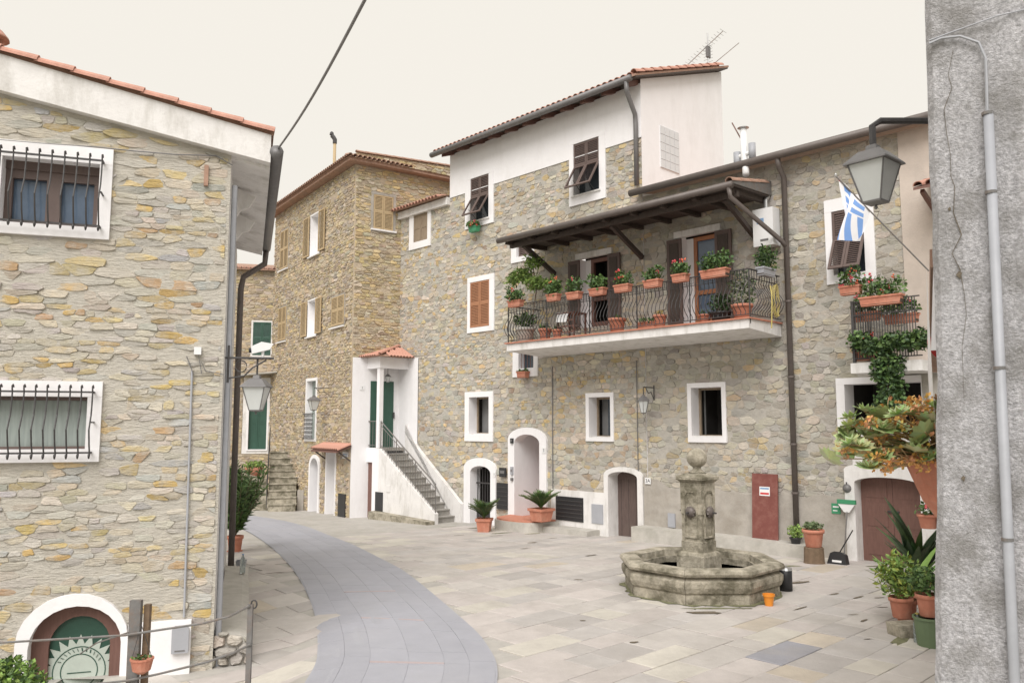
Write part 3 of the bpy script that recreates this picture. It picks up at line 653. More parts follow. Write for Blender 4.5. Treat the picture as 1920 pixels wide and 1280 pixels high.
# terracotta chimney pot on the roof
cp = FL.W(-2.78, 0, -.5); cy0 = ztop(-2.78) + th
ch = thing('chimney_pot', 'pink terracotta chimney pot with domed cap on the cream house roof', 'chimney', (cp.x, cp.y, cy0), FL.a); ch.scale = (.72, .72, .55)
MB().lathe([(.2, -.1), (.2, .2), (.17, .24), (.17, .4)], 14).build('shaft', 'tile', ch, smooth=True)
for k in range(5): an = 6.283 * k / 5; MB().box(-.03, .03, -.02, .02, .4, .62).build('pillar', 'tile', ch, TR(.15 * math.cos(an), .15 * math.sin(an), 0))
MB().lathe([(.13, .4), (.13, .62)], 10).build('flue', 'dark_inside', ch); MB().lathe([(.26, .6), (.24, .66), (.15, .8), (.07, .85), (.09, .9), (.05, .98), (.01, 1.0)], 14).build('cap', 'tile', ch, smooth=True)
# concrete apron with broken end along the street side
ap = thing('concrete_kerb', 'low grey concrete kerb with crumbling end beside the cream house corner', 'kerb', FL.P, FL.a)
MB().prism([(.02, -.5), (.42, -.5), (.40, .1), (.3, .14), (.02, .16)], .1, 5.0).build('kerb', 'concrete', ap)
stones(ap, [(-.12, -.5), (.44, -.5), (.40, .1), (.1, .2), (-.12, .12)], [], .2, .12, 5, .006, .05, [((.46, .42, .36), 1), ((.4, .37, .33), 1), ((.5, .42, .28), .6)], T=TR(0, .08, 0))

# ================================================================== TOWER HOUSE AND THE FAR END OF THE STREET
TH = thing('tower_house', 'tall brown rubble house with tan shutters at the bend of the street', 'house', FTl.P, FTl.a)
zt_l = FTl.L(655, 322)[1]; far_x = FTl.L(508, 700)[0]; zt_f = FTl.L(508, 415)[1]; ztl = (zt_l + zt_f) / 2 + .1; WT = 4.2
rc = lambda F, x0, y0, x1, y1: F.rect(x0, y0, x1, y1)
op = {'a': rc(FTl, 527, 432, 541, 503), 'b': rc(FTl, 583, 402, 600, 476), 'c': rc(FTl, 523, 576, 537, 638), 'd': rc(FTl, 578, 563, 594, 628), 'e': rc(FTl, 623, 555, 646, 610), 'f': rc(FTl, 576, 714, 593, 822), 'g': rc(FTl, 583, 858, 598, 966), 'h': rc(FTl, 613, 846, 629, 972)}
gz_ = -.75
out = [(far_x, gz_), (0, gz_), (0, ztl), (far_x, ztl)]; hol = [op[k] for k in 'bdfgh']
sheet(out, hol).build('wall', 'mortar_brown', TH)
PAL_T = [((.47, .38, .26), 4), ((.42, .35, .27), 3), ((.53, .44, .30), 3), ((.38, .33, .28), 1.6), ((.56, .45, .26), 1.6), ((.52, .46, .38), 2)]
ex = lambda r, k=.06: (r[0] - k, r[1] + k, r[2] - k, r[3] + k)
stones(TH, [(far_x + .02, gz_), (-.02, gz_), (-.02, ztl - .03), (far_x + .02, ztl - .03)], [ex(op[k]) for k in op], .21, .10, 21, .006, .024, PAL_T, m='rubble_brown', nparts=200)
zr = ztl; sheet([(0, gz_), (WT, gz_), (WT, zr), (0, zr)], []).build('wall', 'mortar_brown', TH, RZ90)
rwin = FTr.rect(700, 367, 737, 432)
PAL_T2 = [((.54, .44, .27), 4), ((.60, .48, .26), 3), ((.48, .41, .29), 3), ((.55, .49, .38), 3), ((.43, .34, .25), .7)]
stones(TH, [(.02, 1.5), (WT, 1.5), (WT, zr - .03), (.02, zr - .03)], [ex(rwin, .08)], .22, .095, 22, .006, .024, PAL_T2, m='rubble_brown', T=RZ90, nparts=100, vis=lambda x, z: x < 1.6)
w = surround(TH, ex(rwin, .1), rwin, RZ90, 'render_grey', proud=.02); closed_shutters(w, rwin, 'shutter_tan', -.03)
MB().box(rwin[0] - .1, rwin[1] + .1, -.1, -.025, rwin[2] - .05, rwin[2]).build('sill', 'plaster', w)
for k in 'ace':
    w = surround(TH, ex(op[k], .05), op[k], None, 'render_grey', proud=.02); closed_shutters(w, op[k], 'shutter_tan', -.04)
    MB().box(op[k][0] - .08, op[k][1] + .08, -.1, -.03, op[k][2] - .09, op[k][2] - .052).build('sill', 'plaster', w)
for k in 'bd':
    i = op[k]; w = surround(TH, ex(i, .05), i, None, 'plaster', proud=.02, deep=.3); wd = i[1] - i[0]; room(w, i, .3, .5, 'room_grey')
    MB().box(i[0] - .05, i[1] + .05, .28, .3, i[2], i[3]).build('curtain', 'plaster', w)
    for sx, e in ((i[0] - wd * .62 - .03, i[0] - .03), (i[1] + .03, i[1] + wd * .62 + .03)): louvre(sx, e, i[2], i[3], -.09).build('shutter', 'shutter_tan', w)
    MB().box(i[0] - .08, i[1] + .08, -.1, -.03, i[2] - .09, i[2] - .052).build('sill', 'plaster', w)
i = op['f']; w = surround(TH, ex(i, .1), i, None, 'plaster'); MB().box(i[0] - .02, i[1] + .02, .18, .2, i[2], i[3]).build('pane', 'curtain', w)
zr_ = i[2] + (i[3] - i[2]) * .43; q = MB()
for k in range(7):
    for j in range(6): x_, z_ = i[0] + (k + .5) * (i[1] - i[0]) / 7, i[2] + (j + .5) * (zr_ - i[2]) / 6; q.tube([(x_ + .04 * math.cos(t), -.12, z_ + .055 * math.sin(t)) for t in [6.283 * s / 8 for s in range(9)]], .009, 4)
q.bar((i[0] - .1, -.12, zr_), (i[1] + .1, -.12, zr_), .03, .03); q.bar((i[0] - .1, -.12, i[2]), (i[1] + .1, -.12, i[2]), .03, .03); q.build('balustrade', 'iron', w)
i = op['g']; w = arched(TH, (i[0] - .12, i[1] + .12, i[2], i[3] + .12), i, .45, .36, None, 'plaster', deep=.4, name='doorway'); MB().box(i[0] - .05, i[1] + .05, .35, .37, i[2], i[3]).build('door', 'grey_paint', w)
i = op['h']; w = surround(TH, ex(i, .07), i, None, 'plaster', deep=.4, name='doorway'); MB().box(i[0] - .02, i[1] + .02, .34, .36, i[2], i[3]).build('door', 'plaster_worn', w); MB().box(i[1] - .1, i[1] - .01, .3, .34, i[2], i[3]).build('door_edge', 'wood_dark', w)
hx = rc(FTl, 636, 925, 649, 973); MB().box(hx[0], hx[1], -.05, 0, hx[2], hx[3]).build('cellar_hatch', 'black_plastic', TH)
# eaves and roof
MB().box(far_x - .3, .32, -.34, .4, ztl + .0, ztl + .1).build('eave_course', 'tile_old', TH); MB().box(-.3, .34, .4, WT, ztl + .003, ztl + .102).build('eave_course', 'tile_old', TH)
MB().add([(far_x - .35, -.4, ztl + .1), (.38, -.4, ztl + .1), (.38, WT, ztl + .1), (far_x - .35, WT, ztl + .1), (far_x + 1.6, WT * .5, ztl + .8), (-1.6, WT * .5, ztl + .8)], [(0, 1, 5, 4), (1, 2, 5), (2, 3, 4, 5), (3, 0, 4), (3, 2, 1, 0)]).build('roof', 'tile_old', TH)
vs, fs = coppo(.36, .075); src = MB().add(vs, fs).build('roof_tile', 'tile_old', TH); TL = []
n = int((.38 - far_x + .3) / .17)
for k in range(n): TL.append(TR(far_x - .3 + k * .17, -.1, ztl + .2) @ Matrix.Rotation(R(180), 4, 'Z') @ Matrix.Rotation(R(-14), 4, 'X'))
for k in range(int(2.4 / .17)): TL.append(TR(.1, -.38 + k * .17, ztl + .2) @ Matrix.Rotation(R(-90), 4, 'Z') @ Matrix.Rotation(R(-14), 4, 'X'))
lay_tiles(TH, src, True, TL)
# flue on the tower roof
fx = FTl.L(627, 300, -1.2)[0]; f0 = FTl.W(fx, 0, -1.2)
fl_ = thing('flue_pipe', 'thin rusty flue pipe with cowl on the tower house roof', 'flue', (f0.x, f0.y, FTl.L(625, 249, -1.2)[1] - 2.0), 0)
MB().tube([(0, 0, -1.0), (0, 0, 1.55)], .06, 10).build('pipe', 'shutter_tan', fl_, smooth=True); MB().tube([(0, 0, 1.5), (0, 0, 1.66), (-.06, 0, 1.76), (-.12, 0, 1.82)], .085, 8).build('elbow', 'iron', fl_); MB().lathe([(.02, 1.8), (.09, 1.86), (.07, 1.95), (.01, 2.0)], 8, c=(-.13, 0, 0)).build('cowl', 'iron', fl_)
# little tiled hood over the two doors
hx0, hx1 = FTl.L(585, 840, .45)[0], FTl.L(634, 836, .45)[0]; hz = FTl.L(610, 845, .45)[1]
hd = thing('tiled_hood', 'small red tiled hood over the tower house doors', 'awning', FTl.W(hx0, hz, 0), FTl.a)
MB().add([(0, -.5, 0), (hx1 - hx0, -.5, 0), (hx1 - hx0, 0, .2), (0, 0, .2), (0, -.5, -.04), (hx1 - hx0, -.5, -.04), (hx1 - hx0, 0, .14), (0, 0, .14)], [(0, 1, 2, 3), (4, 7, 6, 5), (0, 4, 5, 1), (0, 3, 7, 4), (1, 5, 6, 2)]).build('board', 'wood_brown', hd)
vs, fs = coppo(.5, .075); src = MB().add(vs, fs).build('roof_tile', 'tile', hd); nn = int((hx1 - hx0) / .15)
lay_tiles(hd, src, True, [TR(.08 + k * (hx1 - hx0 - .1) / max(1, nn - 1), -.02, .22) @ Matrix.Rotation(R(180), 4, 'Z') @ Matrix.Rotation(R(-21), 4, 'X') for k in range(nn)])
for xx in (.08, hx1 - hx0 - .08): MB().bar((xx, 0, -.3), (xx, -.42, 0), .04, .04).build('bracket', 'wood_dark', hd)
sx, sz = FTl.L(647, 853, .03); sg = thing('street_name_plate', 'pale marble street name plate beside the tower doors', 'sign', FTl.W(sx, sz, .0), FTl.a)
MB().box(-.22, .22, -.03, -.002, -.11, .11).build('plate', 'white_paint', sg); MB().box(-.17, .17, -.033, -.03, .01, .04).box(-.15, .15, -.033, -.03, -.05, -.02).build('lettering', 'sign_blue', sg)
# house closing the street, with steps up to its green door
FF = Frame(FTl.W(far_x, 0, .0).to_tuple()[:2], R(14)); FH = thing('end_house', 'small brown stone house closing the street above the steps', 'house', FF.P, FF.a)
zf = FF.L(470, 505)[1]; xl = -6.0; gw = rc(FF, 474, 604, 508, 666); dr = rc(FF, 466, 745, 500, 842); nk = rc(FF, 506, 722, 528, 790)
sheet([(xl, -.8), (.3, -.8), (.3, zf), (xl, zf)], [gw, dr, nk]).build('wall', 'mortar_brown', FH)
en = (FF.L(455, 780)[0], FF.L(533, 780)[0], FF.L(490, 850)[1], FF.L(490, 708)[1])
stones(FH, [(xl, -.8), (.28, -.8), (.28, zf - .03), (xl, zf - .03)], [ex(gw, .08), en], .22, .105, 31, .006, .024, PAL_T, m='rubble_brown', nparts=80, vis=lambda x, z: x > -3)
w = surround(FH, ex(gw, .07), gw, None, 'plaster_worn', proud=.02); closed_shutters(w, gw, 'green_paint', -.03)
sheet(en_ := [(en[0], en[2]), (en[1], en[2]), (en[1], en[3]), (en[0], en[3])], [dr, nk]).build('painted_entrance', 'plaster_worn', FH, TR(0, -.02, 0))
w = surround(FH, ex(dr, .06), dr, None, 'plaster', proud=.05, name='doorway'); closed_shutters(w, dr, 'green_paint', .08, True)
w = surround(FH, ex(nk, .05), nk, None, 'plaster', proud=.04, deep=.3); MB().box(nk[0], nk[1], .28, .3, nk[2], nk[3]).build('niche_back', 'plaster_worn', w)
MB().prism([(en[0] - .15, en[3] + .03), (en[1] + .1, en[3] + .22), (en[1] + .1, en[3] + .27), (en[0] - .15, en[3] + .08)], -.8, .0).build('canopy_slab', 'concrete', FH)
MB().add([(xl, -.25, zf), (.3, -.25, zf), (.3, 4, zf + 1), (xl, 4, zf + 1), (xl, -.25, zf - .06), (.3, -.25, zf - .06), (.3, 4, zf + .9), (xl, 4, zf + .9)], [(0, 1, 2, 3), (4, 7, 6, 5), (0, 4, 5, 1)]).build('roof', 'tile_old', FH)
vs, fs = coppo(.4, .08); src = MB().add(vs, fs).build('roof_tile', 'tile', FH); lay_tiles(FH, src, True, [TR(.2 - k * .18, .12, zf + .08) @ Matrix.Rotation(R(180), 4, 'Z') @ Matrix.Rotation(R(-14), 4, 'X') for k in range(18)])
g0 = G(537, 958); st_ = thing('stone_steps', 'worn mossy stone steps, toned dark for shade, climbing to the green door at street end', 'steps', g0, R(10))
top = FF.L(515, 845)[1] - g0.z; ns = 9
for k in range(ns):
    z1 = top * (k + 1) / ns; y0_ = -.1 + k * .27; x_ = -.62 - k * .03
    MB().prism([(x_ + rnd.uniform(-.04, .04), -.3), (.32 - k * .025, -.3), (.32 - k * .025 + rnd.uniform(-.03, .03), z1 - .01), (x_, z1)], y0_, y0_ + .285 + (2.4 if k == ns - 1 else .0)).build('step', 'fountain_stone', st_)  # mossy fountain stone; its dark tone also paints in the alley's shade
    MB().box(x_ - .02, .34 - k * .025, y0_ - .04, y0_ + .26, z1 + .002, z1 + .045).build('tread', 'fountain_stone', st_)
MB().prism([(.33, -.3), (.55, -.3), (.55, top * .35), (.33, top * .35)], .35, 1.2).prism([(.31, -.3), (.5, -.3), (.5, top + .75), (.31, top + .75)], 1.3, 3.4).build('parapet', 'render_grey', st_)
ry = MB(); 
for a_, b_ in (((-.72, .2, 1.1), (-.9, 2.2, top + .95)), ((-.72, .2, .6), (-.9, 2.2, top + .45))): ry.tube([a_, b_], .018, 6)
for k in range(5): t = k / 4; ry.tube([(-.72 - .18 * t, .2 + 2 * t, .1 + t * (top - .1)), (-.72 - .18 * t, .2 + 2 * t, 1.1 + t * (top - .15))], .018, 6)
ry.build('handrail', 'iron', st_)
MB().prism([(-2.4, -.3), (-.66, -.3), (-.78, top * .55), (-2.4, top * .75)], .5, .8).build('side_wall', 'fountain_stone', st_)
pl_ = st_.matrix_basis if False else None
pb = g0 + Vector((-1.5, .9, 0)); cb_ = thing('hanging_planter', 'yellow green plants trailing over a reddish ledge by the end steps', 'planter', (pb.x, pb.y, pb.z + 1.35), 0)
MB().lathe([(.2, -.5), (.28, 0), (.34, .12), (.3, .14), (.02, .12)], 12).build('bowl', 'terracotta', cb_, smooth=True)
q = MB(); r_ = random.Random(8); leafy(q, (.05, -.1, .22), (.42, .3, .16), 320, .09, r_, LIME); leafy(q, (-.1, -.15, -.3), (.3, .2, .45), 260, .09, r_, [(.16, .08, .05), (.12, .07, .04), (.09, .08, .03)]); q.build('foliage', 'foliage', cb_)
potted('potted_geranium', 'small red geranium pot in the white niche of the end house', 'potted plant', FF.W((nk[0] + nk[1]) / 2, nk[2], -.12), .1, .16, bushy(.13, .2, 90, .06, GREEN, REDS, 6), 71)
# back house whose rubble gable rises behind
BH = thing('back_house', 'rubble gable rising behind the lean-to roof between tower and white house', 'house', FTr.W(1.55, 0, -1.3), FTr.a)
bw = 5.5; bz = FTr.L(760, 302, -1.3)[1]
sheet([(-1, 3), (bw, 3), (bw, bz + .25), (-1, bz - .05)], []).build('wall', 'mortar_brown', BH)
stones(BH, [(-1, 6), (bw, 6), (bw, bz + .2), (-1, bz - .1)], [], .22, .11, 41, .008, .03, PAL_T2, m='rubble_brown', nparts=70)
vs, fs = coppo(.4, .08); src = MB().add(vs, fs).build('coping_tile', 'tile_old', BH); lay_tiles(BH, src, True, [TR(-1 + k * .36, .0, bz - .03 + k * .018) @ Matrix.Rotation(R(-90), 4, 'Z') for k in range(17)])

# ================================================================== LONG FACADE: white-topped house (A), balcony house (B)
xT = FM.L(746, 600)[0]; xAB = FM.L(1205, 320)[0]; xR = FM.L(1800, 700)[0]; xLow = FM.L(845, 330)[0]
zs = FM.L(925, 345)[1]; zlow = FM.L(845, 374)[1]; ze = FM.L(845, 292)[1]; ze = (ze + FM.L(1190, 160)[1]) / 2; zB = FM.L(1300, 345)[1]; zg0 = -.6
HA = thing('white_topped_house', 'rubble house with white plastered top storey and brown louvred shutters', 'house', FM.P, FM.a)
HB = thing('balcony_house', 'grey rubble house with long iron balcony behind the fountain', 'house', FM.P, FM.a)
r_ = lambda *a: FM.rect(*a)
W = {'up1': (r_(874, 325, 927, 424), r_(884, 331, 918, 412)), 'up2': (r_(1069, 258, 1137, 380), r_(1077, 264, 1125, 362)), 'rust': (r_(878, 517, 928, 622), r_(883, 527, 919, 613)),
     'half': (r_(960, 455, 1003, 490), r_(970, 440, 998, 480)), 'small': (r_(963, 652, 1010, 706), r_(974, 650, 1002, 690)), 'low1': (r_(873, 734, 926, 827), r_(881, 744, 918, 814)), 'lean': (r_(769, 396, 809, 465), r_(777, 401, 803, 452))}
WB = {'low2': (r_(1100, 736, 1152, 827), r_(1106, 744, 1146, 820)), 'low3': (r_(1291, 717, 1363, 829), r_(1298, 726, 1355, 819)), 'flag': (r_(1549, 368, 1641, 529), r_(1562, 392, 1622, 513))}
D1o, D1i = r_(872, 858, 932, 985), r_(884, 873, 922, 985); D3o, D3i = r_(955, 801, 1027, 972), r_(967, 814, 1014, 972); DAo, DAi = r_(1135, 875, 1208, 1012), r_(1143, 884, 1198, 1012)
BD1 = r_(1090, 482, 1142, 612); BD2 = r_(1281, 440, 1345, 606); zfl = FM.L(1240, 625)[1]
GDo, GDi = r_(1588, 868, 1760, 1060), r_(1607, 895, 1730, 1060); UDo, UDi = r_(1570, 706, 1730, 800), r_(1586, 718, 1730, 800)
hA = [W[k][1] for k in W] + arch_holes(D1i[0], D1i[1], zg0, D1i[3] - .2, .2) + arch_holes(D3i[0], D3i[1], zg0, D3i[3] - .24, .24)
hB = [WB[k][1] for k in WB] + arch_holes(DAi[0], DAi[1], zg0, DAi[3] - .14, .14) + [BD1, BD2, UDi] + arch_holes(GDi[0], GDi[1], zg0, GDi[3] - .12, .12)
allh = hA + hB
sheet([(xT - .3, zg0), (xAB, zg0), (xAB, zs), (xT - .3, zs)], hA + hB + [(xT - 1, xLow, zlow, zs + 1)]).build('wall', 'mortar_grey', HA)
sheet([(xLow, zs), (xAB, zs), (xAB, ze), (xLow, ze)], [W['up1'][1], W['up2'][1]], -.03).box(xLow, xAB, -.03, -.001, zs - .02, zs).build('plastered_storey', 'plaster', HA)
sheet([(xAB, zg0), (xR, zg0), (xR, zB), (xAB, zB)], hB).build('wall', 'mortar_grey', HB)
PAL_A = [((.49, .43, .33), 4), ((.56, .43, .23), 2), ((.43, .41, .36), 4), ((.55, .49, .40), 3), ((.41, .31, .22), .6)]
PAL_B = [((.42, .385, .32), 5), ((.46, .415, .33), 4), ((.37, .35, .315), 3), ((.48, .385, .24), 1.3), ((.50, .465, .40), 2.2)]
archS = lambda o, rise: arch_holes(o[0] + .03, o[1] - .03, zg0, o[3] - rise, rise)
pb0, pb1, pz_ = FM.L(1036, 950)[0], FM.L(1137, 950)[0], FM.L(1090, 920)[1]                # white plinth with hatches
sA = [sh(W[k][0]) for k in W] + archS(D1o, .3) + archS(D3o, .34) + archS(DAo, .22) + [(pb0, pb1, zg0, pz_ - .03), (xT - 1, xLow, zlow - .03, zs + 1)]
porch_x1 = FM.L(785, 740)[0]; sA += [(xT - 1, porch_x1, zg0, FM.L(770, 668)[1])]
sB = [sh(WB[k][0]) for k in WB] + [ex(BD1, .04), ex(BD2, .04), (UDo[0] + .03, UDo[1] + 1, UDo[2] - .3, UDo[3] - .03)]
dado = FM.L(1300, 915)[1]; xbe = FM.L(1692, 420)[0]
zq = dado - .02; sB2 = [(FM.L(1208, 950)[0], xR + 1, zg0 - 1, zq), (xbe, xR + 1, zg0, zB + 1), (FM.L(1600, 900)[0], xR + 1, zg0, FM.L(1600, 800)[1])]
stones(HA, [(xT, zg0), (xAB, zg0), (xAB, zs - .035), (xT, zs - .035)], sA + sB + sB2, .21, .115, 51, .005, .013, PAL_A, vis=lambda x, z: z > -.2)
stones(HB, [(xAB, zg0), (xR, zg0), (xR, zB - .02), (xAB, zB - .02)], sA + sB + sB2, .23, .13, 52, .006, .013, PAL_B, vis=lambda x, z: x < xbe)
MB().box(xbe, xR, -.035, .02, FM.L(1692, 690)[1], zB - .01).build('beige_render', 'plaster_beige', HB)
# grey render dado with an uneven top edge, stepped round the door
xa_, xb_ = FM.L(1209, 950)[0], FM.L(1600, 950)[0]; n = 26; tp = [(xa_ + (xb_ - xa_) * k / n, dado + rnd.uniform(-.06, .06) + (.18 if k < 3 else 0)) for k in range(n + 1)]
MB().prism([(xa_, zg0), (xb_, zg0)] + tp[::-1], -.03, .01).build('rendered_dado', 'render_grey', HB)
MB().box(pb0, pb1, -.05, .01, zg0, pz_).build('plinth', 'plaster_worn', HA)
for nm, rr, mt in (('cellar_grille', (1043, 931, 1094, 976), 'black_plastic'), ('meter_hatch', (1110, 945, 1131, 981), 'grey_paint'), ('cellar_grille', (932, 905, 953, 954), 'black_plastic'), ('meter_hatch', (1253, 962, 1266, 988), 'grey_paint')):
    q = FM.rect(*rr, .05); w = MB().box(q[0], q[1], -.07, -.035, q[2], q[3]).build(nm, mt, HA)
    if mt == 'black_plastic':
        for k in range(1, 6): MB().box(q[0] + .02, q[1] - .02, -.085, -.07, q[2] + (q[3] - q[2]) * k / 6 - .01, q[2] + (q[3] - q[2]) * k / 6 + .01).build('slat', 'iron', w)
# windows of A
for k in ('up1', 'up2'):
    o_, i_ = W[k]; w = surround(HA, o_, i_, m='plaster', proud=.05); flap_shutters(w, i_, 'shutter_brown'); MB().box(i_[0] - .06, i_[1] + .06, -.09, .1, i_[2] - .045, i_[2] - .002).build('sill', 'plaster_worn', w)
o_, i_ = W['rust']; w = surround(HA, o_, i_); closed_shutters(w, i_, 'shutter_rust', -.035)
o_, i_ = W['lean']; w = surround(HA, o_, i_); closed_shutters(w, i_, 'shutter_old', -.03, True)
o_, i_ = W['half']; w = surround(HA, o_, i_); closed_shutters(w, i_, 'shutter_brown', .05)
o_, i_ = W['small']; w = surround(HA, (o_[0], o_[1], o_[2], i_[3] + .1), i_); MB().box(i_[0], i_[1], .2, .22, i_[2], i_[3]).build('pane', 'glass_dark', w)
for k in range(5): x_ = i_[0] + (k + .5) * (i_[1] - i_[0]) / 5; MB().tube([(x_, .02, i_[2]), (x_, .02, i_[3])], .009, 6).build('bar', 'wood_brown', w)
def deep_window(root, o_, i_, lf, glazed=True):
    w = surround(root, o_, i_, deep=.34); room(w, i_, .34, .9); xs_ = i_[0] + (i_[1] - i_[0]) * lf
    f = MB(); f.box(i_[0] - .02, i_[0] + .05, .28, .33, i_[2], i_[3]); f.box(i_[1] - .05, i_[1] + .02, .28, .33, i_[2], i_[3]); f.box(i_[0] + .05, i_[1] - .05, .282, .328, i_[3] - .05, i_[3]); f.box(i_[0] + .05, i_[1] - .05, .282, .328, i_[2], i_[2] + .05)
    f.build('window_frame', 'shutter_old', w); 
    if glazed: MB().box(xs_, i_[1] - .06, .4, .42, i_[2] + .05, i_[3] - .05).build('pane', 'glass_dark', w)
    MB().box(i_[0], xs_ - .01, .5, .52, i_[2], i_[3]).build('inner_shutter', 'room_grey', w)
    MB().box(i_[0] + .002, i_[1] - .002, -.02, .27, i_[2] + .001, i_[2] + .03).build('sill', 'plaster_worn', w)
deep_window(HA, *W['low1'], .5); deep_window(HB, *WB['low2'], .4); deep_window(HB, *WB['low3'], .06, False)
o_, i_ = WB['flag']; w = surround(HB, o_, i_, m='plaster'); flap_shutters(w, i_, 'shutter_brown', .45)
# doors
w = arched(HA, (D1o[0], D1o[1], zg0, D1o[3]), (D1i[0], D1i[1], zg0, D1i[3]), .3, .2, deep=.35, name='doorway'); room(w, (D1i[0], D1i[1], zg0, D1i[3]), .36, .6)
gt = MB(); gt.bar((D1i[0], .2, .9), (D1i[1], .2, .9), .03, .04); gt.bar((D1i[0], .2, .1), (D1i[1], .2, .1), .03, .04); gt.box(D1i[0], D1i[1], .21, .22, -.3, .35)
for k in range(8): x_ = D1i[0] + (k + .5) * (D1i[1] - D1i[0]) / 8; gt.tube([(x_, .2, -.3), (x_, .2, D1i[3] - .08)], .012, 6)
gt.build('iron_gate', 'iron', w)
w = arched(HA, (D3o[0], D3o[1], zg0, D3o[3]), (D3i[0], D3i[1], zg0, D3i[3]), .34, .24, deep=.3, name='doorway'); room(w, (D3i[0] + .1, D3i[1] - .1, zg0, D3i[3] + .05), .3, 1.6, 'plaster')
MB().box(D3i[0] - .1, D3i[1] + .1, -.25, 1.8, zg0, D3o[2] + .02).build('tiled_threshold', 'terracotta', w)
w = arched(HB, (DAo[0], DAo[1], zg0, DAo[3]), (DAi[0], DAi[1], zg0, DAi[3]), .22, .14, m='plaster_worn', deep=.42, name='doorway'); MB().box(DAi[0], DAi[1], .34, .38, zg0, DAi[3]).build('door', 'wood_old', w)
for k in range(4): x_ = DAi[0] + (k + .5) * (DAi[1] - DAi[0]) / 4; MB().box(x_ - .002, x_ + .002, .335, .34, zg0, DAi[3] - .2).build('plank_joint', 'dark_inside', w)
w = arched(HB, (GDo[0], GDo[1], zg0, GDo[3]), (GDi[0], GDi[1], zg0, GDi[3]), .14, .12, m='plaster_worn', deep=.34, name='garage_doorway')
xm = (GDi[0] + GDi[1]) / 2
for a_, b_ in ((GDi[0], xm - .004), (xm + .004, GDi[1])):
    w2 = MB().box(a_, b_, .24, .28, zg0, GDi[3]).build('door_leaf', 'wood_brown', w)
    for k in range(3): z_ = .1 + k * .55; MB().box(a_ + .1, b_ - .1, .23, .24, z_, z_ + .45).build('panel', 'wood_brown', w2)
MB().bar((xm - .1, .22, .95), (xm + .12, .22, .95), .03, .03).build('bolt', 'iron', w)
w = surround(HB, (UDo[0], UDo[1], UDi[2], UDo[3]), UDi, deep=.4, name='upper_doorway'); room(w, UDi, .4, 1.2)
MB().box(FM.L(1600, 850)[0], xR, -.055, .012, GDo[3] - .25, UDi[2] - .01).build('white_band', 'plaster_worn', HB)
def french(root, i_, mframe, lintel, shL, shR, open_):
    w = surround(root, (i_[0] - .1, i_[1] + .02, i_[2], i_[3]), i_, deep=.3, proud=.04, name='balcony_door'); q = FM.rect(*lintel); MB().box(q[0], q[1], -.08, .02, i_[3] + .002, i_[3] + .16).build('lintel', 'plaster_worn', w); room(w, i_, .3, .8)
    f = MB(); a_ = i_[0] + (i_[1] - i_[0]) * .22; f.box(a_, a_ + .09, .16, .25, i_[2], i_[3]); f.box(i_[1] - .05, i_[1], .16, .25, i_[2], i_[3]); f.box(a_ + .09, i_[1] - .05, .162, .248, i_[3] - .1, i_[3]); f.box(a_ + .09, i_[1] - .05, .162, .248, i_[2] + .7, i_[2] + .8); f.box(a_ + .09, i_[1] - .05, .162, .248, i_[2], i_[2] + .14)
    f.build('door_frame', mframe, w); MB().box(i_[0], a_, .2, .22, i_[2], i_[3]).build('jamb', 'plaster', w)
    if not open_: MB().box(a_ + .08, i_[1] - .04, .2, .21, i_[2] + .1, i_[3] - .08).build('pane', 'glass_blue', w)
    for rr in (shL, shR):
        q = FM.rect(*rr, .08); s_ = louvre(q[0], q[1], i_[2] + .03, i_[3] - .02, -.1, t=.04, fr=.07, solid=True).build('shutter', 'shutter_brown', w)
        MB().box(q[0] + .08, q[1] - .08, -.108, -.1, i_[3] - .62, i_[3] - .12).build('panel', 'wood_dark', s_); MB().box(q[0] + .08, q[1] - .08, -.108, -.1, i_[2] + .12, i_[3] - .75).build('panel', 'wood_dark', s_)
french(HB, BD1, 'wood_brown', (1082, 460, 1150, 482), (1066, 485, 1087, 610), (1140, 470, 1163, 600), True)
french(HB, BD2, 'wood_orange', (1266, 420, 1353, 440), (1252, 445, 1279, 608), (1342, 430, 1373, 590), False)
# A: lean-to strip on the left, main eave, side wall, roof
MB().box(xT - .2, xLow - .004, -.14, .0, zlow - .18, zlow + .06).build('white_cornice', 'plaster_worn', HA)
MB().add([(xT - .3, -.35, zlow + .08), (xLow - .01, -.35, zlow + .08), (xLow - .01, 2.2, zlow + .65), (xT - .3, 2.2, zlow + .65), (xT - .3, -.35, zlow + .062), (xLow - .01, -.35, zlow + .062), (xLow - .01, 2.2, zlow + .6), (xT - .3, 2.2, zlow + .6)], [(0, 1, 2, 3), (4, 7, 6, 5), (0, 4, 5, 1), (0, 3, 7, 4), (1, 5, 6, 2)]).build('lean_to_roof', 'tile_old', HA)
vs, fs = coppo(.42, .08); src = MB().add(vs, fs).build('roof_tile', 'tile', HA)
lay_tiles(HA, src, True, [TR(xT - .2 + k * .17, 0, zlow + .15) @ Matrix.Rotation(R(180), 4, 'Z') @ Matrix.Rotation(R(-13), 4, 'X') for k in range(int((xLow - xT + .15) / .17))])
ov = .5; yr = 3.85; zr2 = ze + 1.42; sl_ = (zr2 - ze) / yr; xo = .22
def rslab(y0, y1, t0, t1): 
    z = lambda y: ze + .02 + y * sl_
    x0, x1 = xLow - xo, xAB + xo
    return MB().add([(x0, y0, z(y0) + t0), (x1, y0, z(y0) + t0), (x1, y1, z(y1) + t0), (x0, y1, z(y1) + t0), (x0, y0, z(y0) + t1), (x1, y0, z(y0) + t1), (x1, y1, z(y1) + t1), (x0, y1, z(y1) + t1)], [(3, 2, 1, 0), (4, 5, 6, 7), (0, 1, 5, 4), (1, 2, 6, 5), (2, 3, 7, 6), (3, 0, 4, 7)])
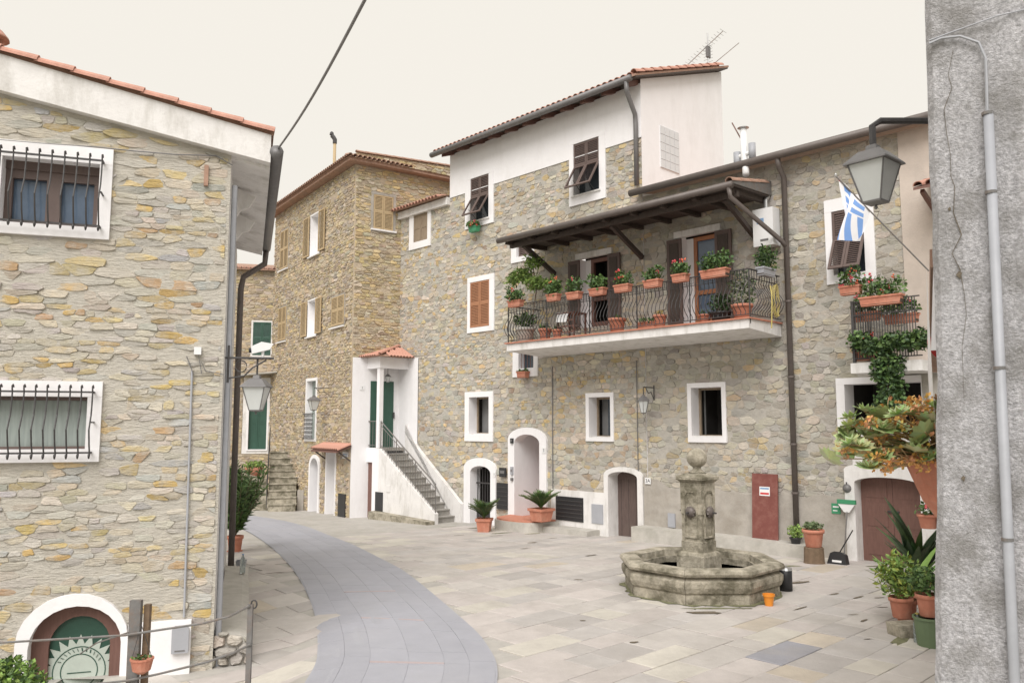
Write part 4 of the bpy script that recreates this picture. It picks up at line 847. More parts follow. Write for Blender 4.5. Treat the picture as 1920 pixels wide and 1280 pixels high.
rslab(-ov, yr, .1, .14).build('roof_boards', 'wood_dark', HA)
rf = rslab(-ov - .03, yr + .05, .141, .2).build('roof', 'tile_old', HA)
n = 11
for k in range(n):
    x_ = xLow + .1 + (xAB - xLow - .3) * k / (n - 1); z = lambda y: ze + .02 + y * sl_
    MB().add([(x_, -ov + .04, z(-ov) - .03), (x_ + .13, -ov + .04, z(-ov) - .03), (x_ + .13, .2, z(.2) - .04), (x_, .2, z(.2) - .04), (x_, -ov + .04, z(-ov) + .1), (x_ + .13, -ov + .04, z(-ov) + .1), (x_ + .13, .2, z(.2) + .1), (x_, .2, z(.2) + .1)], [(3, 2, 1, 0), (4, 5, 6, 7), (0, 1, 5, 4), (1, 2, 6, 5), (2, 3, 7, 6), (3, 0, 4, 7)]).build('rafter_end', 'wood_brown', HA)
zgut = ze + .02 - ov * sl_ + .09
MB().tube([(xLow - xo - .05, -ov - .09, zgut), (xAB + xo - .1, -ov - .09, zgut)], .085, 10).build('gutter', 'gutter_grey', HA, smooth=True)
px_ = xAB - .12; MB().tube([(px_ + .1, -ov - .09, zgut - .06), (px_ + .08, -ov - .05, zgut - .3), (px_, -.12, zgut - .75), (px_, -.1, zgut - 1.0), (px_, -.1, zB + .3)], .06, 8).build('downpipe', 'gutter_grey', HA, smooth=True)
vs, fs = coppo(.4, .1); src = MB().add(vs, fs).build('roof_tile', 'tile', rf); TL = []
for k in range(11): y = -ov + .36 + k * .375; TL.append(TR(xAB + xo - .06, y, ze + .24 + y * sl_) @ Matrix.Rotation(R(180), 4, 'Z') @ Matrix.Rotation(-math.atan(sl_) + R(2), 4, 'X'))
n = int((xAB - xLow + 2 * xo) / .2)
for k in range(n): TL.append(TR(xLow - xo + .05 + k * .2, -ov + .36, ze + .2 - (ov - .36) * sl_) @ Matrix.Rotation(R(180), 4, 'Z') @ Matrix.Rotation(-math.atan(sl_), 4, 'X'))
lay_tiles(rf, src, True, TL)
yb = yr + 3.85
sw = MB(); sw.add([(xAB, -.03, zg0), (xAB, yr, zg0), (xAB, yr, zr2 + .1), (xAB, -.03, ze + .1)], [(0, 1, 2, 3)]); sw.build('side_wall', 'plaster', HA)
MB().add([(xLow, yr, zlow), (xAB, yr, zlow), (xAB, yr, zr2 + .1), (xLow, yr, zr2 + .1)], [(3, 2, 1, 0)]).build('rear_wall', 'plaster', HA)
MB().add([(xLow, -.029, zlow), (xLow, yr, zlow), (xLow, yr, zr2 + .1), (xLow, -.029, ze + .1)], [(3, 2, 1, 0)]).build('side_wall', 'plaster', HA)
FS = Frame(FM.W(xAB, 0, 0).to_tuple()[:2], FM.a + R(90)); gb = (FS.L(1237, 280)[0], FS.L(1272, 280)[0], FS.L(1255, 320)[1], FS.L(1255, 243)[1])
w = MB().box(gb[0], gb[1], -.012, .0, gb[2], gb[3]).build('glass_block_window', 'plaster', HA, TR(xAB, 0, 0) @ RZ90)
bw_, bh_ = (gb[1] - gb[0]) / 4, (gb[3] - gb[2]) / 5
b0 = MB().box(.008, bw_ - .008, -.03, -.012, .008, bh_ - .008).build('glass_block', 'glass_block', w, TR(gb[0], 0, gb[2]))
for i in range(4):
    for j in range(5):
        if i or j: inst(b0, w, TR(gb[0] + i * bw_, 0, gb[2] + j * bh_))
# B: eave, roof, pipes
x0, x1 = xAB - .12, xR
MB().add([(x0, -.3, zB + .02), (x1, -.3, zB + .02), (x1, 4, zB + .8), (x0 + .13, 4, zB + .8), (x0, -.3, zB + .1), (x1, -.3, zB + .1), (x1, 4, zB + .9), (x0 + .13, 4, zB + .9)], [(3, 2, 1, 0), (4, 5, 6, 7), (0, 1, 5, 4), (1, 2, 6, 5), (2, 3, 7, 6), (3, 0, 4, 7)]).build('roof', 'tile_old', HB)
MB().tube([(x0, -.38, zB + .03), (x1, -.38, zB + .03)], .085, 10).build('gutter', 'gutter_brown', HB, smooth=True)
dpx = FM.L(1483, 700, .1)[0]; MB().tube([(dpx, -.36, zB - .02), (dpx, -.3, zB - .2), (dpx, -.1, zB - .4), (dpx, -.1, -.1)], .06, 8).build('downpipe', 'gutter_brown', HB, smooth=True)
for z_ in (1.2, 2.2, 3.6, 5.2): MB().lathe([(.075, 0), (.075, .04)], 10).build('pipe_clip', 'gutter_brown', HB, TR(dpx, -.1, z_))
tx = FM.L(1036, 800, .03)[0]; MB().tube([(tx, -.03, pz_), (tx, -.03, 4.2)], .014, 6).build('thin_pipe', 'gutter_grey', HA)
tx = FM.L(1196, 850, .03)[0]; MB().tube([(tx, -.03, .9), (tx, -.03, 4.2)], .012, 6).build('cable', 'gutter_grey', HB)
MB().box(FM.L(1140, 1000, .45)[0] + .75, FM.L(1512, 1020, .45)[0], -.5, -.03, -.5, .22).build('stone_bench', 'concrete', HB)
MB().box(D3o[1] + .1, DAo[0] - .15, -.55, -.052, -.5, -.02).build('stone_bench', 'concrete', HA)
# ------------------------------------------------------------------ balcony
bx0, bx1 = FM.L(950, 648, 1.37)[0], FM.L(1404, 605, 1.37)[0]; bt = (FM.L(950, 643, 1.37)[1] + FM.L(1404, 594, 1.37)[1]) / 2; bb = bt - .24; D = 1.37
BAL = thing('balcony', 'long iron railed balcony with white slab above the square', 'balcony', FM.W((bx0 + bx1) / 2, bb), FM.a); hwid = (bx1 - bx0) / 2; H0 = bt - bb
MB().add([(-hwid, -D, .02), (hwid, -D, .02), (hwid, -.03, -.06), (-hwid, -.03, -.06), (-hwid, -D, H0 - .03), (hwid, -D, H0 - .03), (hwid, -.03, H0 - .03), (-hwid, -.03, H0 - .03)], [(3, 2, 1, 0), (4, 5, 6, 7), (0, 1, 5, 4), (1, 2, 6, 5), (2, 3, 7, 6), (3, 0, 4, 7)]).build('slab', 'plaster_worn', BAL)
MB().box(-hwid - .04, hwid + .04, -D - .05, -.035, H0 - .028, H0).build('tile_edge', 'terracotta', BAL)
zr0 = H0 + 1.0; dr_ = D - .06
for a_, b_ in (((-hwid, -dr_), (hwid, -dr_)), ((-hwid, -dr_), (-hwid, -.05)), ((hwid, -dr_), (hwid, -.05))):
    MB().bar((*a_, zr0), (*b_, zr0), .045, .02).build('top_rail', 'iron', BAL); MB().bar((*a_, H0 + .07), (*b_, H0 + .07), .03, .015).build('bottom_rail', 'iron', BAL); MB().bar((*a_, H0 + .82), (*b_, H0 + .82), .02, .012).build('middle_rail', 'iron', BAL)
prof = [(0, 0, H0 + .07), (0, .015, H0 + .14), (0, -.09, H0 + .24), (0, -.15, H0 + .36), (0, -.11, H0 + .5), (0, -.01, H0 + .64), (0, .03, H0 + .74), (0, 0, H0 + .83), (0, 0, zr0)]
bs = MB().tube(prof, .009, 5).build('baluster', 'iron', BAL, TR(-hwid, -dr_, 0)); n = int(2 * hwid / .105)
for k in range(1, n): inst(bs, BAL, TR(-hwid + 2 * hwid * k / n, -dr_, 0))
for sx, rz in ((-hwid, R(-90)), (hwid, R(90))):
    for k in range(1, 12): inst(bs, BAL, TR(sx, -dr_ + (dr_ - .05) * k / 12, 0) @ Matrix.Rotation(rz, 4, 'Z'))
for k in range(6): MB().bar((-hwid + 2 * hwid * k / 5, -dr_, H0 - .12), (-hwid + 2 * hwid * k / 5, -dr_, zr0), .022, .022).build('post', 'iron', BAL)
rg = MB()
for k in range(2 * n):
    cxk = -hwid + 2 * hwid * (k + .5) / (2 * n); rg.tube([(cxk + .03 * math.cos(t), -dr_, H0 + .91 + .06 * math.sin(t)) for t in [6.283 * s / 6 for s in range(7)]], .005, 3)
rg.build('scroll_band', 'iron', BAL, kind='stuff')
# canopy over the balcony
cx0, cx1 = FM.L(940, 450, 1.6)[0], FM.L(1374, 345, 1.6)[0]; cz0 = (FM.L(940, 452, 1.6)[1] + FM.L(1374, 348, 1.6)[1]) / 2; CD = 1.6
CAN = thing('balcony_canopy', 'dark timber canopy with gutter sheltering the long balcony', 'canopy', FM.W((cx0 + cx1) / 2, cz0), FM.a); hc = (cx1 - cx0) / 2
def cslab(t0, t1, y0=-CD, x=hc, r0=.06, r1=.06): return MB().add([(-x, y0, t0), (x, y0, t0), (x, -.03, t0 + r0), (-x, -.03, t0 + r0), (-x, y0, t1), (x, y0, t1), (x, -.03, t1 + r1), (-x, -.03, t1 + r1)], [(3, 2, 1, 0), (4, 5, 6, 7), (0, 1, 5, 4), (1, 2, 6, 5), (2, 3, 7, 6), (3, 0, 4, 7)])
cslab(0, .04).build('boards', 'wood_dark', CAN); cslab(.041, .09, -CD - .03, hc + .02, .06, .34).build('roofing', 'grey_iron', CAN)
for k in range(9): x_ = -hc + .1 + (2 * hc - .3) * k / 8; MB().add([(x_, -CD + .05, -.1), (x_ + .1, -CD + .05, -.1), (x_ + .1, -.03, -.04), (x_, -.03, -.04), (x_, -CD + .05, 0.005), (x_ + .1, -CD + .05, .005), (x_ + .1, -.03, .055), (x_, -.03, .055)], [(3, 2, 1, 0), (4, 5, 6, 7), (0, 1, 5, 4), (1, 2, 6, 5), (2, 3, 7, 6), (3, 0, 4, 7)]).build('rafter', 'wood_dark', CAN)
MB().bar((-hc + .06, -CD + .3, -.1), (hc - .06, -CD + .3, -.1), .1, .12).build('purlin', 'wood_dark', CAN)
for x_ in (-hc + .5, .0, hc - .4): MB().bar((x_, -.05, -.75), (x_, -CD + .35, -.14), .09, .11).build('brace', 'wood_dark', CAN); 
MB().tube([(-hc - .05, -CD - .08, .0), (hc + .03, -CD - .08, -.0)], .075, 10).build('gutter', 'gutter_brown', CAN, smooth=True)
MB().tube([(hc - .05, -CD - .08, -.05), (hc - .03, -CD - .06, -.25), (dpx - (cx0 + cx1) / 2 - .05, -.16, -1.0), (dpx - (cx0 + cx1) / 2, -.12, -1.1)], .05, 8).build('downpipe', 'gutter_brown', CAN, smooth=True)
vs, fs = coppo(.42, .09); src = MB().add(vs, fs).build('roof_tile', 'tile_old', CAN); lay_tiles(CAN, src, True, [TR(hc - .05, -CD + .35 + k * .38, .16 + k * .068) @ Matrix.Rotation(R(180), 4, 'Z') @ Matrix.Rotation(R(-10), 4, 'X') for k in range(4)])

# ------------------------------------------------------------------ white porch stair in the corner
PD = 1.15; cx_ = FM.L(708, 800, PD)[0]; zl = FM.L(760, 838)[1]; sx1 = FM.L(869, 960)[0]; xw = xT - .05
PO = thing('porch_stair', 'white plastered porch and stair with red tiled hip roof and column', 'porch', FM.W(cx_, -.3, 0), FM.a); X = lambda x: x - cx_; zz = lambda z: z + .3
gz1 = -.28; pe = FM.L(770, 672, 0)[1]; xin = FM.L(676, 800, PD)[0]; zl2 = zz(zl)
lnd = MB(); bdx0, bdx1 = FM.L(682, 910, PD)[0], FM.L(697, 910, PD)[0]; bdz = FM.L(690, 866, PD)[1]
sheet([(X(xin), -.3), (.1, -.3), (.1, zl2), (X(xin), zl2)], [(X(bdx0), X(bdx1), -.3, zz(bdz))]).build('landing_wall', 'plaster', PO, TR(0, -PD, 0))
MB().box(X(xin), .1, -PD + .002, -.03, zl2 - .1, zl2 - .001).build('landing', 'step_stone', PO)
MB().box(X(bdx0) - .03, X(bdx1) + .03, -PD + .06, -PD + .1, -.3, zz(bdz) + .03).build('cellar_door', 'wood_brown', PO)
tw = lambda px, py: FTr.L(px, py)
# stringers
ns = 12; run = (sx1 - cx_ - .1) / ns; rise = (zl - gz1) / (ns)
str_ = [(.1, -.3), (X(sx1) + .02, -.3), (X(sx1) + .02, zz(gz1) + .38), (.1, zl2 + .28)]
MB().prism([(.102, -.3), (X(sx1) + .05, -.3), (X(sx1) + .05, zz(gz1) + .32), (.102, zl2 - .02)], -PD, -PD + .14).build('outer_stringer', 'plaster_worn', PO)
MB().prism([(.1, -.3), (X(sx1) + .05, -.3), (X(sx1) + .05, zz(gz1) + .55), (.1, zl2 + .5), (X(porch_x1) - .5, zl2 + .75)], -.16, -.032).build('wall_stringer', 'plaster_worn', PO)
for k in range(ns):
    z1 = zl2 - rise * (k + 1) + rise * .0; x_ = .1 + run * k
    if z1 < zz(gz1) + .05: break
    s_ = MB().box(x_, x_ + run + .002, -PD + .142, -.162, -.25, z1 - .035).build('step', 'step_stone', PO); MB().box(x_ - .0, x_ + run + .03, -PD + .143, -.163, z1 - .034, z1).build('tread', 'step_stone', s_)
# painted walls inside the porch
q = FM.L(747, 740)[0]
MB().box(X(q) - .05, X(porch_x1), -.045, -.031, zl2 - .6, zz(pe)).build('painted_wall', 'plaster', PO)
dq = (FTr.L(692, 780)[0], FTr.L(735, 780)[0]); dz1 = FTr.L(715, 715)[1]
TT = Matrix.Rotation(-FM.a, 4, 'Z') @ TR(*(FTl.P - FM.W(cx_, -.3, 0))) @ Matrix.Rotation(FTr.a, 4, 'Z')   # tower face seen from the porch root
MB().box(.02, FTr.L(748, 780)[0] + .2, -.075, -.035, -.5, pe).build('painted_wall', 'plaster', PO, TT)
dd = MB().box(dq[0], dq[1], -.1, -.076, zl, dz1).build('green_door', 'green_paint', PO, TT); MB().box(dq[0] + (dq[1] - dq[0]) * .5 - .005, dq[0] + (dq[1] - dq[0]) * .5 + .005, -.106, -.1, zl, dz1).build('door_joint', 'iron', dd); MB().box(dq[1] - .03, dq[1] + .03, -.14, -.1, zl + .95, zl + 1.15).build('handle', 'iron', dd)
# column, beams, hip roof
zbm = FM.L(708, 690, PD)[1]; MB().box(-.075, .075, -PD - .0, -PD + .15, zl2 - .02, zz(zbm)).build('column', 'plaster', PO)
pe2 = zz(pe); MB().box(X(xin) - .1, .12, -PD - .03, -PD + .17, zz(zbm) + .002, pe2).build('beam', 'plaster', PO); MB().box(-.09, .118, -PD + .17, -.03, zz(zbm) + .003, pe2 - .002).build('beam', 'plaster', PO)
ax, ay, az = X(xT) + .15, -.05, pe2 + .42; ea, eb = -PD - .26, .4
rf = MB().add([(X(xin) - .36, ea, pe2 + .003), (eb, ea, pe2 + .003), (eb, -.03, pe2 + .003), (ax, ay, az), (X(xin) - .36, -.03, pe2 + .003)], [(0, 1, 3), (1, 2, 3), (0, 3, 4), (4, 2, 1, 0)]).build('roof', 'tile_old', PO)
vs, fs = coppo(.3, .06); src = MB().add(vs, fs).build('roof_tile', 'tile', rf); TL = []
def slope_tiles(pa, pb, apex, inward):
    a_, b_, t_ = Vector(pa), Vector(pb), Vector(apex); e = (b_ - a_); L_ = e.length; e.normalize(); up = (t_ - a_) - e * (t_ - a_).dot(e); Hh = up.length; up.normalize(); nrm = e.cross(up)
    if nrm.z < 0: nrm = -nrm
    Mx = Matrix((( -up).cross(nrm), -up, nrm)).transposed().to_4x4(); ta = (t_ - a_).dot(e)
    r = 0
    while r * .24 < Hh - .1:
        h_ = r * .24 + .26; k = 0
        while k * .125 < L_:
            s_ = k * .125 + .06; lo, hi = ta * h_ / Hh, L_ + (ta - L_) * h_ / Hh
            if lo - .05 < s_ < hi + .05: TL.append(Matrix.Translation(a_ + e * s_ + up * h_ + nrm * (.01 + .012 * 1)) @ Mx @ Matrix.Rotation(R(-2), 4, 'X'))
            k += 1
        r += 1
slope_tiles((X(xin) - .36, ea, pe2), (eb, ea, pe2), (ax, ay, az), 1); slope_tiles((eb, ea, pe2), (eb, -.03, pe2), (ax, ay, az), 1)
hv = Vector((eb, ea, pe2)); av = Vector((ax, ay, az)); dv = (hv - av).normalized()
for k in range(7):
    c = av + dv * (.22 * k) + Vector((0, 0, .05)); up = Vector((0, 0, 1)); xx = dv.cross(up).normalized(); TL.append(Matrix.Translation(c) @ Matrix((xx, dv, xx.cross(dv))).transposed().to_4x4())
lay_tiles(rf, src, True, TL)
# iron railings of the stair
rl = MB(); A0, B0 = Vector((.08, -PD + .07, zl2 - .0)), Vector((X(sx1), -PD + .07, zz(gz1) + .32))
rl.tube([A0 + Vector((0, 0, .85)), B0 + Vector((0, 0, .85))], .02, 6); rl.tube([A0 + Vector((0, 0, .72)), B0 + Vector((0, 0, .72))], .012, 6); rl.tube([A0 + Vector((0, 0, .1)), B0 + Vector((0, 0, .1))], .012, 6); rl.build('handrail', 'grey_iron', PO)
for k in range(24):
    p = A0.lerp(B0, k / 23); MB().tube([p + Vector((0, 0, -.02)), p + Vector((0, 0, .85 if k % 8 == 7 or k == 0 else .72))], .016 if k % 8 == 7 or k == 0 else .008, 5).build('baluster', 'grey_iron', PO)
MB().bar((X(xin) + .05, -PD + .05, zl2 + .85), (-.08, -PD + .05, zl2 + .85), .03, .03).bar((X(xin) + .05, -PD + .05, zl2 + .08), (-.08, -PD + .05, zl2 + .08), .02, .02).build('landing_rail', 'grey_iron', PO)
for k in range(6): x_ = X(xin) + .06 + (-.1 - X(xin)) * k / 6; MB().bar((x_, -PD + .05, zl2), (x_, -PD + .05, zl2 + .85), .014, .014).build('baluster', 'grey_iron', PO)
q = FM.rect(704, 922, 718, 958, PD); MB().box(X(q[0]), X(q[1]), -PD - .02, -PD - .002, zz(q[2]), zz(q[3])).build('vent_grille', 'black_plastic', PO)
q = FM.rect(725, 909, 732, 922, PD); MB().box(X(q[0]), X(q[1]), -PD - .02, -PD - .002, zz(q[2]), zz(q[3])).build('wall_light', 'plaster_worn', PO)
q0, q1 = FM.L(690, 970, PD + .3)[0], FM.L(800, 970, PD + .3)[0]
MB().prism([(X(q0), -.3), (X(q1), -.3), (X(q1), .14), (X(q0), .22)], -PD - .3, -PD - .004).build('rubble_ledge', 'fountain_stone', PO)

# ================================================================== RIGHT-HAND HOUSE, its near corner fills the right edge of the view
FR = Frame((WALL_R(3.2), 3.2), math.atan2(-1, -.518)); FRe = Frame(FR.P, FR.a + R(90))
RH = thing('corner_house', 'house with grey roughcast corner at the right edge of the square', 'house', FR.P, FR.a); LR = 10.9
MB().add([(-LR, 0, -.5), (-1.2, 0, -.5), (-1.2, 0, 3.45), (-LR, 0, 3.45)], [(0, 1, 2, 3)]).build('street_wall', 'plaster', RH)
MB().add([(-1.2, 0, 3), (-1.2, 3.4, 3), (-1.2, 3.4, 6.4), (-1.2, .25, 6.4)], [(3, 2, 1, 0)]).build('rear_wall', 'plaster', RH)
bat = sorted((FRe.L(px, py)[1], FRe.L(px, py)[0]) for px, py in ((1732, -150), (1733, 0), (1738, 150), (1744, 320), (1751, 500), (1757, 700), (1757, 900), (1755, 1100), (1753, 1280), (1752, 1400)))
def lean(z):
    if z <= bat[0][0]: return bat[0][1]
    for (z0, a0), (z1, a1) in zip(bat, bat[1:]):
        if z <= z1: return a0 + (a1 - a0) * (z - z0) / (z1 - z0)
    return bat[-1][1]
FRf = Frame(FR.W(-1.2, 0).to_tuple()[:2], FRe.a); bat2 = sorted((FRf.L(px, py)[1], FRf.L(px, py)[0]) for px, py in ((1736, -150), (1737, 0), (1742, 150), (1748, 320), (1755, 500), (1760, 700), (1762, 900), (1760, 1100), (1758, 1280)))
def lean2(z):
    if z <= bat2[0][0]: return bat2[0][1]
    for (z0, a0), (z1, a1) in zip(bat2, bat2[1:]):
        if z <= z1: return a0 + (a1 - a0) * (z - z0) / (z1 - z0)
    return bat2[-1][1]
cr = MB(); n = 40                                        # roughcast corner with a slightly wavering arris
for k in range(n + 1):
    z = -.5 + 6.9 * k / n; w_ = rnd.uniform(-.005, .005); l_ = lean(z)
    cr.v += [(-1.2, lean2(z), z), (-.03 + w_, l_ + w_, z), (.0 + w_ * .5, l_ + .022 + w_, z), (0.0, .3, z), (.012, .33, z), (.012, 3.4, z)]
for k in range(n):
    for j in range(5): b_ = k * 6 + j; cr.f.append((b_, b_ + 1, b_ + 7, b_ + 6)); cr.c.append((.4, .4, .4))
cr.build('roughcast_corner', 'roughcast', RH)
MB().box(-LR, -1.21, .02, 3.3, 3.451, 3.55).build('roof_slab', 'tile_old', RH)
c0, c1 = FRe.L(1853, 212, .03), FRe.L(1903, 1290, .03)
MB().tube([(-.0 + .03, c1[0], c1[1] - 1.2), (.03, c1[0], c1[1]), (.03, c0[0], c0[1])], .0185, 12).build('conduit', 'conduit_grey', RH, smooth=True)
def on_e(px, py, d=.02): q = FRe.L(px, py, d); return (d, q[0], q[1])
for py in (215, 362, 690, 1010): q = on_e(1851 + (py - 212) * .047, py); MB().lathe([(.0215, -.006), (.0215, .006)], 10).build('conduit_clip', 'grey_iron', RH, TR(.03, q[1], q[2]))
MB().tube([on_e(1851, 215), on_e(1850, 160), on_e(1848, 110), on_e(1835, 80), on_e(1800, 68), on_e(1765, 72), on_e(1742, 82)], .006, 6).build('cable', 'conduit_grey', RH)
MB().tube([on_e(1742, 76), on_e(1800, 55), on_e(1870, 30), on_e(1935, 15)], .003, 5).build('cable', 'conduit_grey', RH)
ck = [on_e(x, y, .004) for x, y in ((1787, 95), (1778, 140), (1785, 165), (1770, 205), (1775, 250), (1782, 290), (1783, 330), (1790, 350), (1788, 400), (1803, 440), (1785, 475), (1800, 505), (1808, 550), (1812, 590), (1804, 650), (1808, 760))]
MB().tube(ck, [.0008, .001, .0012, .0015, .0014, .001, .0012, .0016, .002, .0022, .0014, .002, .001, .001, .0008, .0005], 4).build('crack', 'litter', RH)
for x, y, s_ in ((1798, 515, .011), (1780, 392, .006), (1806, 896, .008)): q = on_e(x, y, .003); MB().prism([(-s_, 0), (0, s_ * 1.3), (s_, s_ * .6), (s_ * .3, -s_ * 1.6)], -.004, 0).build('chip', 'litter', RH, TR(q[0], q[1], q[2]) @ RZ90)
q = FR.L(1742, 345, .25); 
aw = thing('tiled_awning', 'little brown tiled awning on the right house above the flag', 'awning', FM.W(FM.L(1712, 350, .9)[0], FM.L(1712, 352, .9)[1], 0), FM.a)
MB().add([(0, -.9, 0), (1.2, -.9, 0), (1.2, -.03, .3), (0, -.03, .3), (0, -.9, -.05), (1.2, -.9, -.05), (1.2, -.03, .24), (0, -.03, .24)], [(0, 1, 2, 3), (4, 7, 6, 5), (0, 4, 5, 1), (0, 3, 7, 4)]).build('boards', 'wood_brown', aw)
vs, fs = coppo(.5, .09); src = MB().add(vs, fs).build('roof_tile', 'tile', aw); lay_tiles(aw, src, True, [TR(.08 + (k % 6) * .2, -.42 + (k // 6) * .4, .17 + (k // 6) * .13) @ Matrix.Rotation(R(180), 4, 'Z') @ Matrix.Rotation(R(-18), 4, 'X') for k in range(12)])
MB().bar((.1, -.03, -.35), (.1, -.75, -.05), .07, .08).build('bracket', 'wood_brown', aw)
# second balcony
D2 = 1.0; b0 = FM.L(1595, 690, D2)[0]; b1 = xR - .3; bz0 = FM.L(1595, 700, D2)[1]; bz1 = FM.L(1595, 681, D2)[1]
B2 = thing('small_balcony', 'small iron railed balcony hung with ivy beside the right house', 'balcony', FM.W(b0, bz0), FM.a); L2 = b1 - b0; h2 = bz1 - bz0
MB().box(0, L2, -D2, -.06, 0, h2).build('slab', 'plaster_worn', B2)
zt2 = FM.L(1605, 566, D2)[1] - bz0
for z_ in (zt2, h2 + .08, zt2 - .25): MB().bar((.06, -D2 + .05, z_), (L2, -D2 + .05, z_), .035, .02).build('rail', 'iron', B2); MB().bar((.06, -D2 + .05, z_), (.06, -.04, z_), .035, .02).build('rail', 'iron', B2)
bs = MB().bar((0, 0, h2 + .08), (0, 0, zt2), .014, .014).build('baluster', 'iron', B2, TR(.06, -D2 + .05, 0))
for k in range(1, 24): inst(bs, B2, TR(.06 + (L2 - .1) * k / 24, -D2 + .05, 0))
for k in range(1, 8): inst(bs, B2, TR(.06, -D2 + .05 + (D2 - .1) * k / 8, 0))
MB().bar((.06, -D2 + .05, h2), (.06, -D2 + .05, zt2 + .02), .05, .05).build('post', 'iron', B2)
iv = thing('ivy', 'dense green ivy spilling from the small balcony', 'ivy', FM.W(FM.L(1665, 690, D2)[0], bz0, D2), FM.a); q = MB(); r_ = random.Random(3)
for px, py, rx, rz_, nn in ((1690, 640, .5, .16, 500), (1640, 650, .35, .15, 350), (1665, 690, .32, .3, 700), (1672, 730, .26, .3, 550), (1660, 755, .2, .2, 250), (1725, 635, .3, .2, 350), (1610, 635, .2, .15, 160)):
    xx, zz_ = FM.L(px, py, D2 + .05); leafy(q, (xx - FM.L(1665, 690, D2)[0], -.06, zz_ - bz0), (rx, .16, rz_), nn, .085, r_, GREEN + DEEP, 1.1, -.2)
q.build('foliage', 'foliage', iv); MB().tube([(0, -.05, .3), (.05, -.12, 0), (0, -.1, -.5)], .012, 5).build('stem', 'stem', iv)
for lab, px, py, w_, d_, nf in (('red planter on the corner of the small balcony rail', 1596, 553, .38, D2 + .02, 5), ('long red planter on the small balcony rail, orange blooms', 1653, 572, .75, D2 + .02, 5), ('inner red planter behind the small balcony bars, left', 1625, 602, .5, .5, 2), ('inner red planter behind the small balcony bars, right', 1690, 606, .6, .5, 1), ('red planter low on the small balcony floor', 1622, 676, .35, D2 - .15, 7)):
    xx, zz_ = FM.L(px, py, d_); flowerbox(lab, FM.W(xx, zz_, d_), FM.a, w_, px, nf, 'terracotta', 'planters on the small balcony', dens=.8)
# flag
f0 = FM.L(1742, 508, .9); f1 = FM.L(1567, 330, 1.9); P0 = FM.W(f0[0], f0[1], .9); P1 = FM.W(f1[0], f1[1], 1.9)
fg = thing('flag', 'blue and white striped flag with white cross hanging from a slanted pole', 'flag', P0, FM.a); Rm = Matrix.Rotation(-FM.a, 3, 'Z'); tip = Rm @ (P1 - P0)
MB().tube([(0, 0, 0), tip], .014, 7).build('pole', 'grey_iron', fg); MB().lathe([(.02, -.02), (.03, .02), (.01, .05)], 8).build('finial', 'steel', fg, Matrix.Translation(tip))
def flagpt(u, v):                                        # u along the pole from tip, v down
    p = tip * (1 - .03 - .33 * u); fold = .13 * math.sin(7 * u + 2 * v) * (.3 + v)
    hang = Vector((0, 0, -1)) * v * 1.0; pull = tip.normalized() * (.5 * u * v); return p + hang * (1.15 - .25 * u) + pull * .9 + Vector((fold * .5, fold, 0))
NU, NV = 18, 27; groups = {'flag_white': MB(), 'flag_blue': MB(), 'red_paint': MB()}
for i in range(NU):
    for j in range(NV):
        u_, v_ = i / NU, j / NV
        if v_ < .37 and u_ > .0: 
            cu, cv = abs(u_ + .5 / NU - .5), abs(v_ + .5 / NV - .185) * 2.7; m_ = 'flag_white' if cu < .085 or cv < .085 or cu > .4 or cv > .4 else 'flag_blue'
        else: m_ = 'flag_blue' if int(i / 2) % 2 else 'flag_white'
        if i < 2 and j < 1: m_ = 'red_paint'
        groups[m_].add([flagpt(i / NU, j / NV), flagpt((i + 1) / NU, j / NV), flagpt((i + 1) / NU, (j + 1) / NV), flagpt(i / NU, (j + 1) / NV)], [(0, 1, 2, 3)])
for nm, m_ in (('white_cloth', 'flag_white'), ('blue_cloth', 'flag_blue'), ('red_emblem', 'red_paint')): groups[m_].build(nm, m_, fg)
# lanterns
Pw = ray(1642, 378); Pw = CP + Pw * (4.15 / Pw.y); wx = WALL_R(4.15) - Pw.x + .1; s_ = .19; top_ = s_ * 1.65
lantern('lantern', 'large grey lantern on a pipe bracket close by the roughcast corner', Pw, R(40), s_, [([(0, 0, top_ - .05), (0, 0, top_ + .1), (.035, -.03, top_ + .13), ((wx + .02) * math.cos(R(40)), -(wx + .02) * math.sin(R(40)), top_ + .13)], .018)])
Pw = ray(480, 768); Pw = CP + Pw * (9.8 / Pw.y); hx_ = FL.W(0, 0).x - Pw.x
s_ = .26; top_ = s_ * 1.65; br = [([(0, 0, top_ - .03), (0, 0, top_ + .2)], .012), ([(hx_ - .02, -.1, top_ + .2), (.2, 0, top_ + .2)], .014), ([(hx_ + .02, -.1, top_ - .1), (hx_ + .02, -.1, top_ + .35)], .014), ([(hx_ + .02, -.1, top_ - .05), (hx_ + .2, -.05, top_ - .02), (hx_ + .3, -.05, top_ + .08), (hx_ + .45, 0, top_ + .18)], .01),
     ([(hx_ + .16 + .07 * math.cos(t / 2), -.05, top_ + .1 + .07 * math.sin(t / 2)) for t in range(13)], .007)]
lantern('lantern', 'grey lantern on scrolled bracket at the cream house corner', Pw, 0, s_, br)
cc = thing('security_camera', 'white security camera above the lantern on the cream house corner', 'camera', Pw + Vector((.06, 0, top_ + .21)), R(20))
MB().tube([(0, 0, 0), (0, 0, .08)], .018, 8).build('mount', 'white_paint', cc); MB().prism([(-.13, .04), (.08, .1), (.12, .17), (-.02, .19), (-.14, .13)], -.045, .045).build('housing', 'white_paint', cc); MB().lathe([(.03, 0), (.03, .03)], 10).build('lens', 'black_plastic', cc, TR(-.135, 0, .085) @ Matrix.Rotation(R(-90), 4, 'Y'))
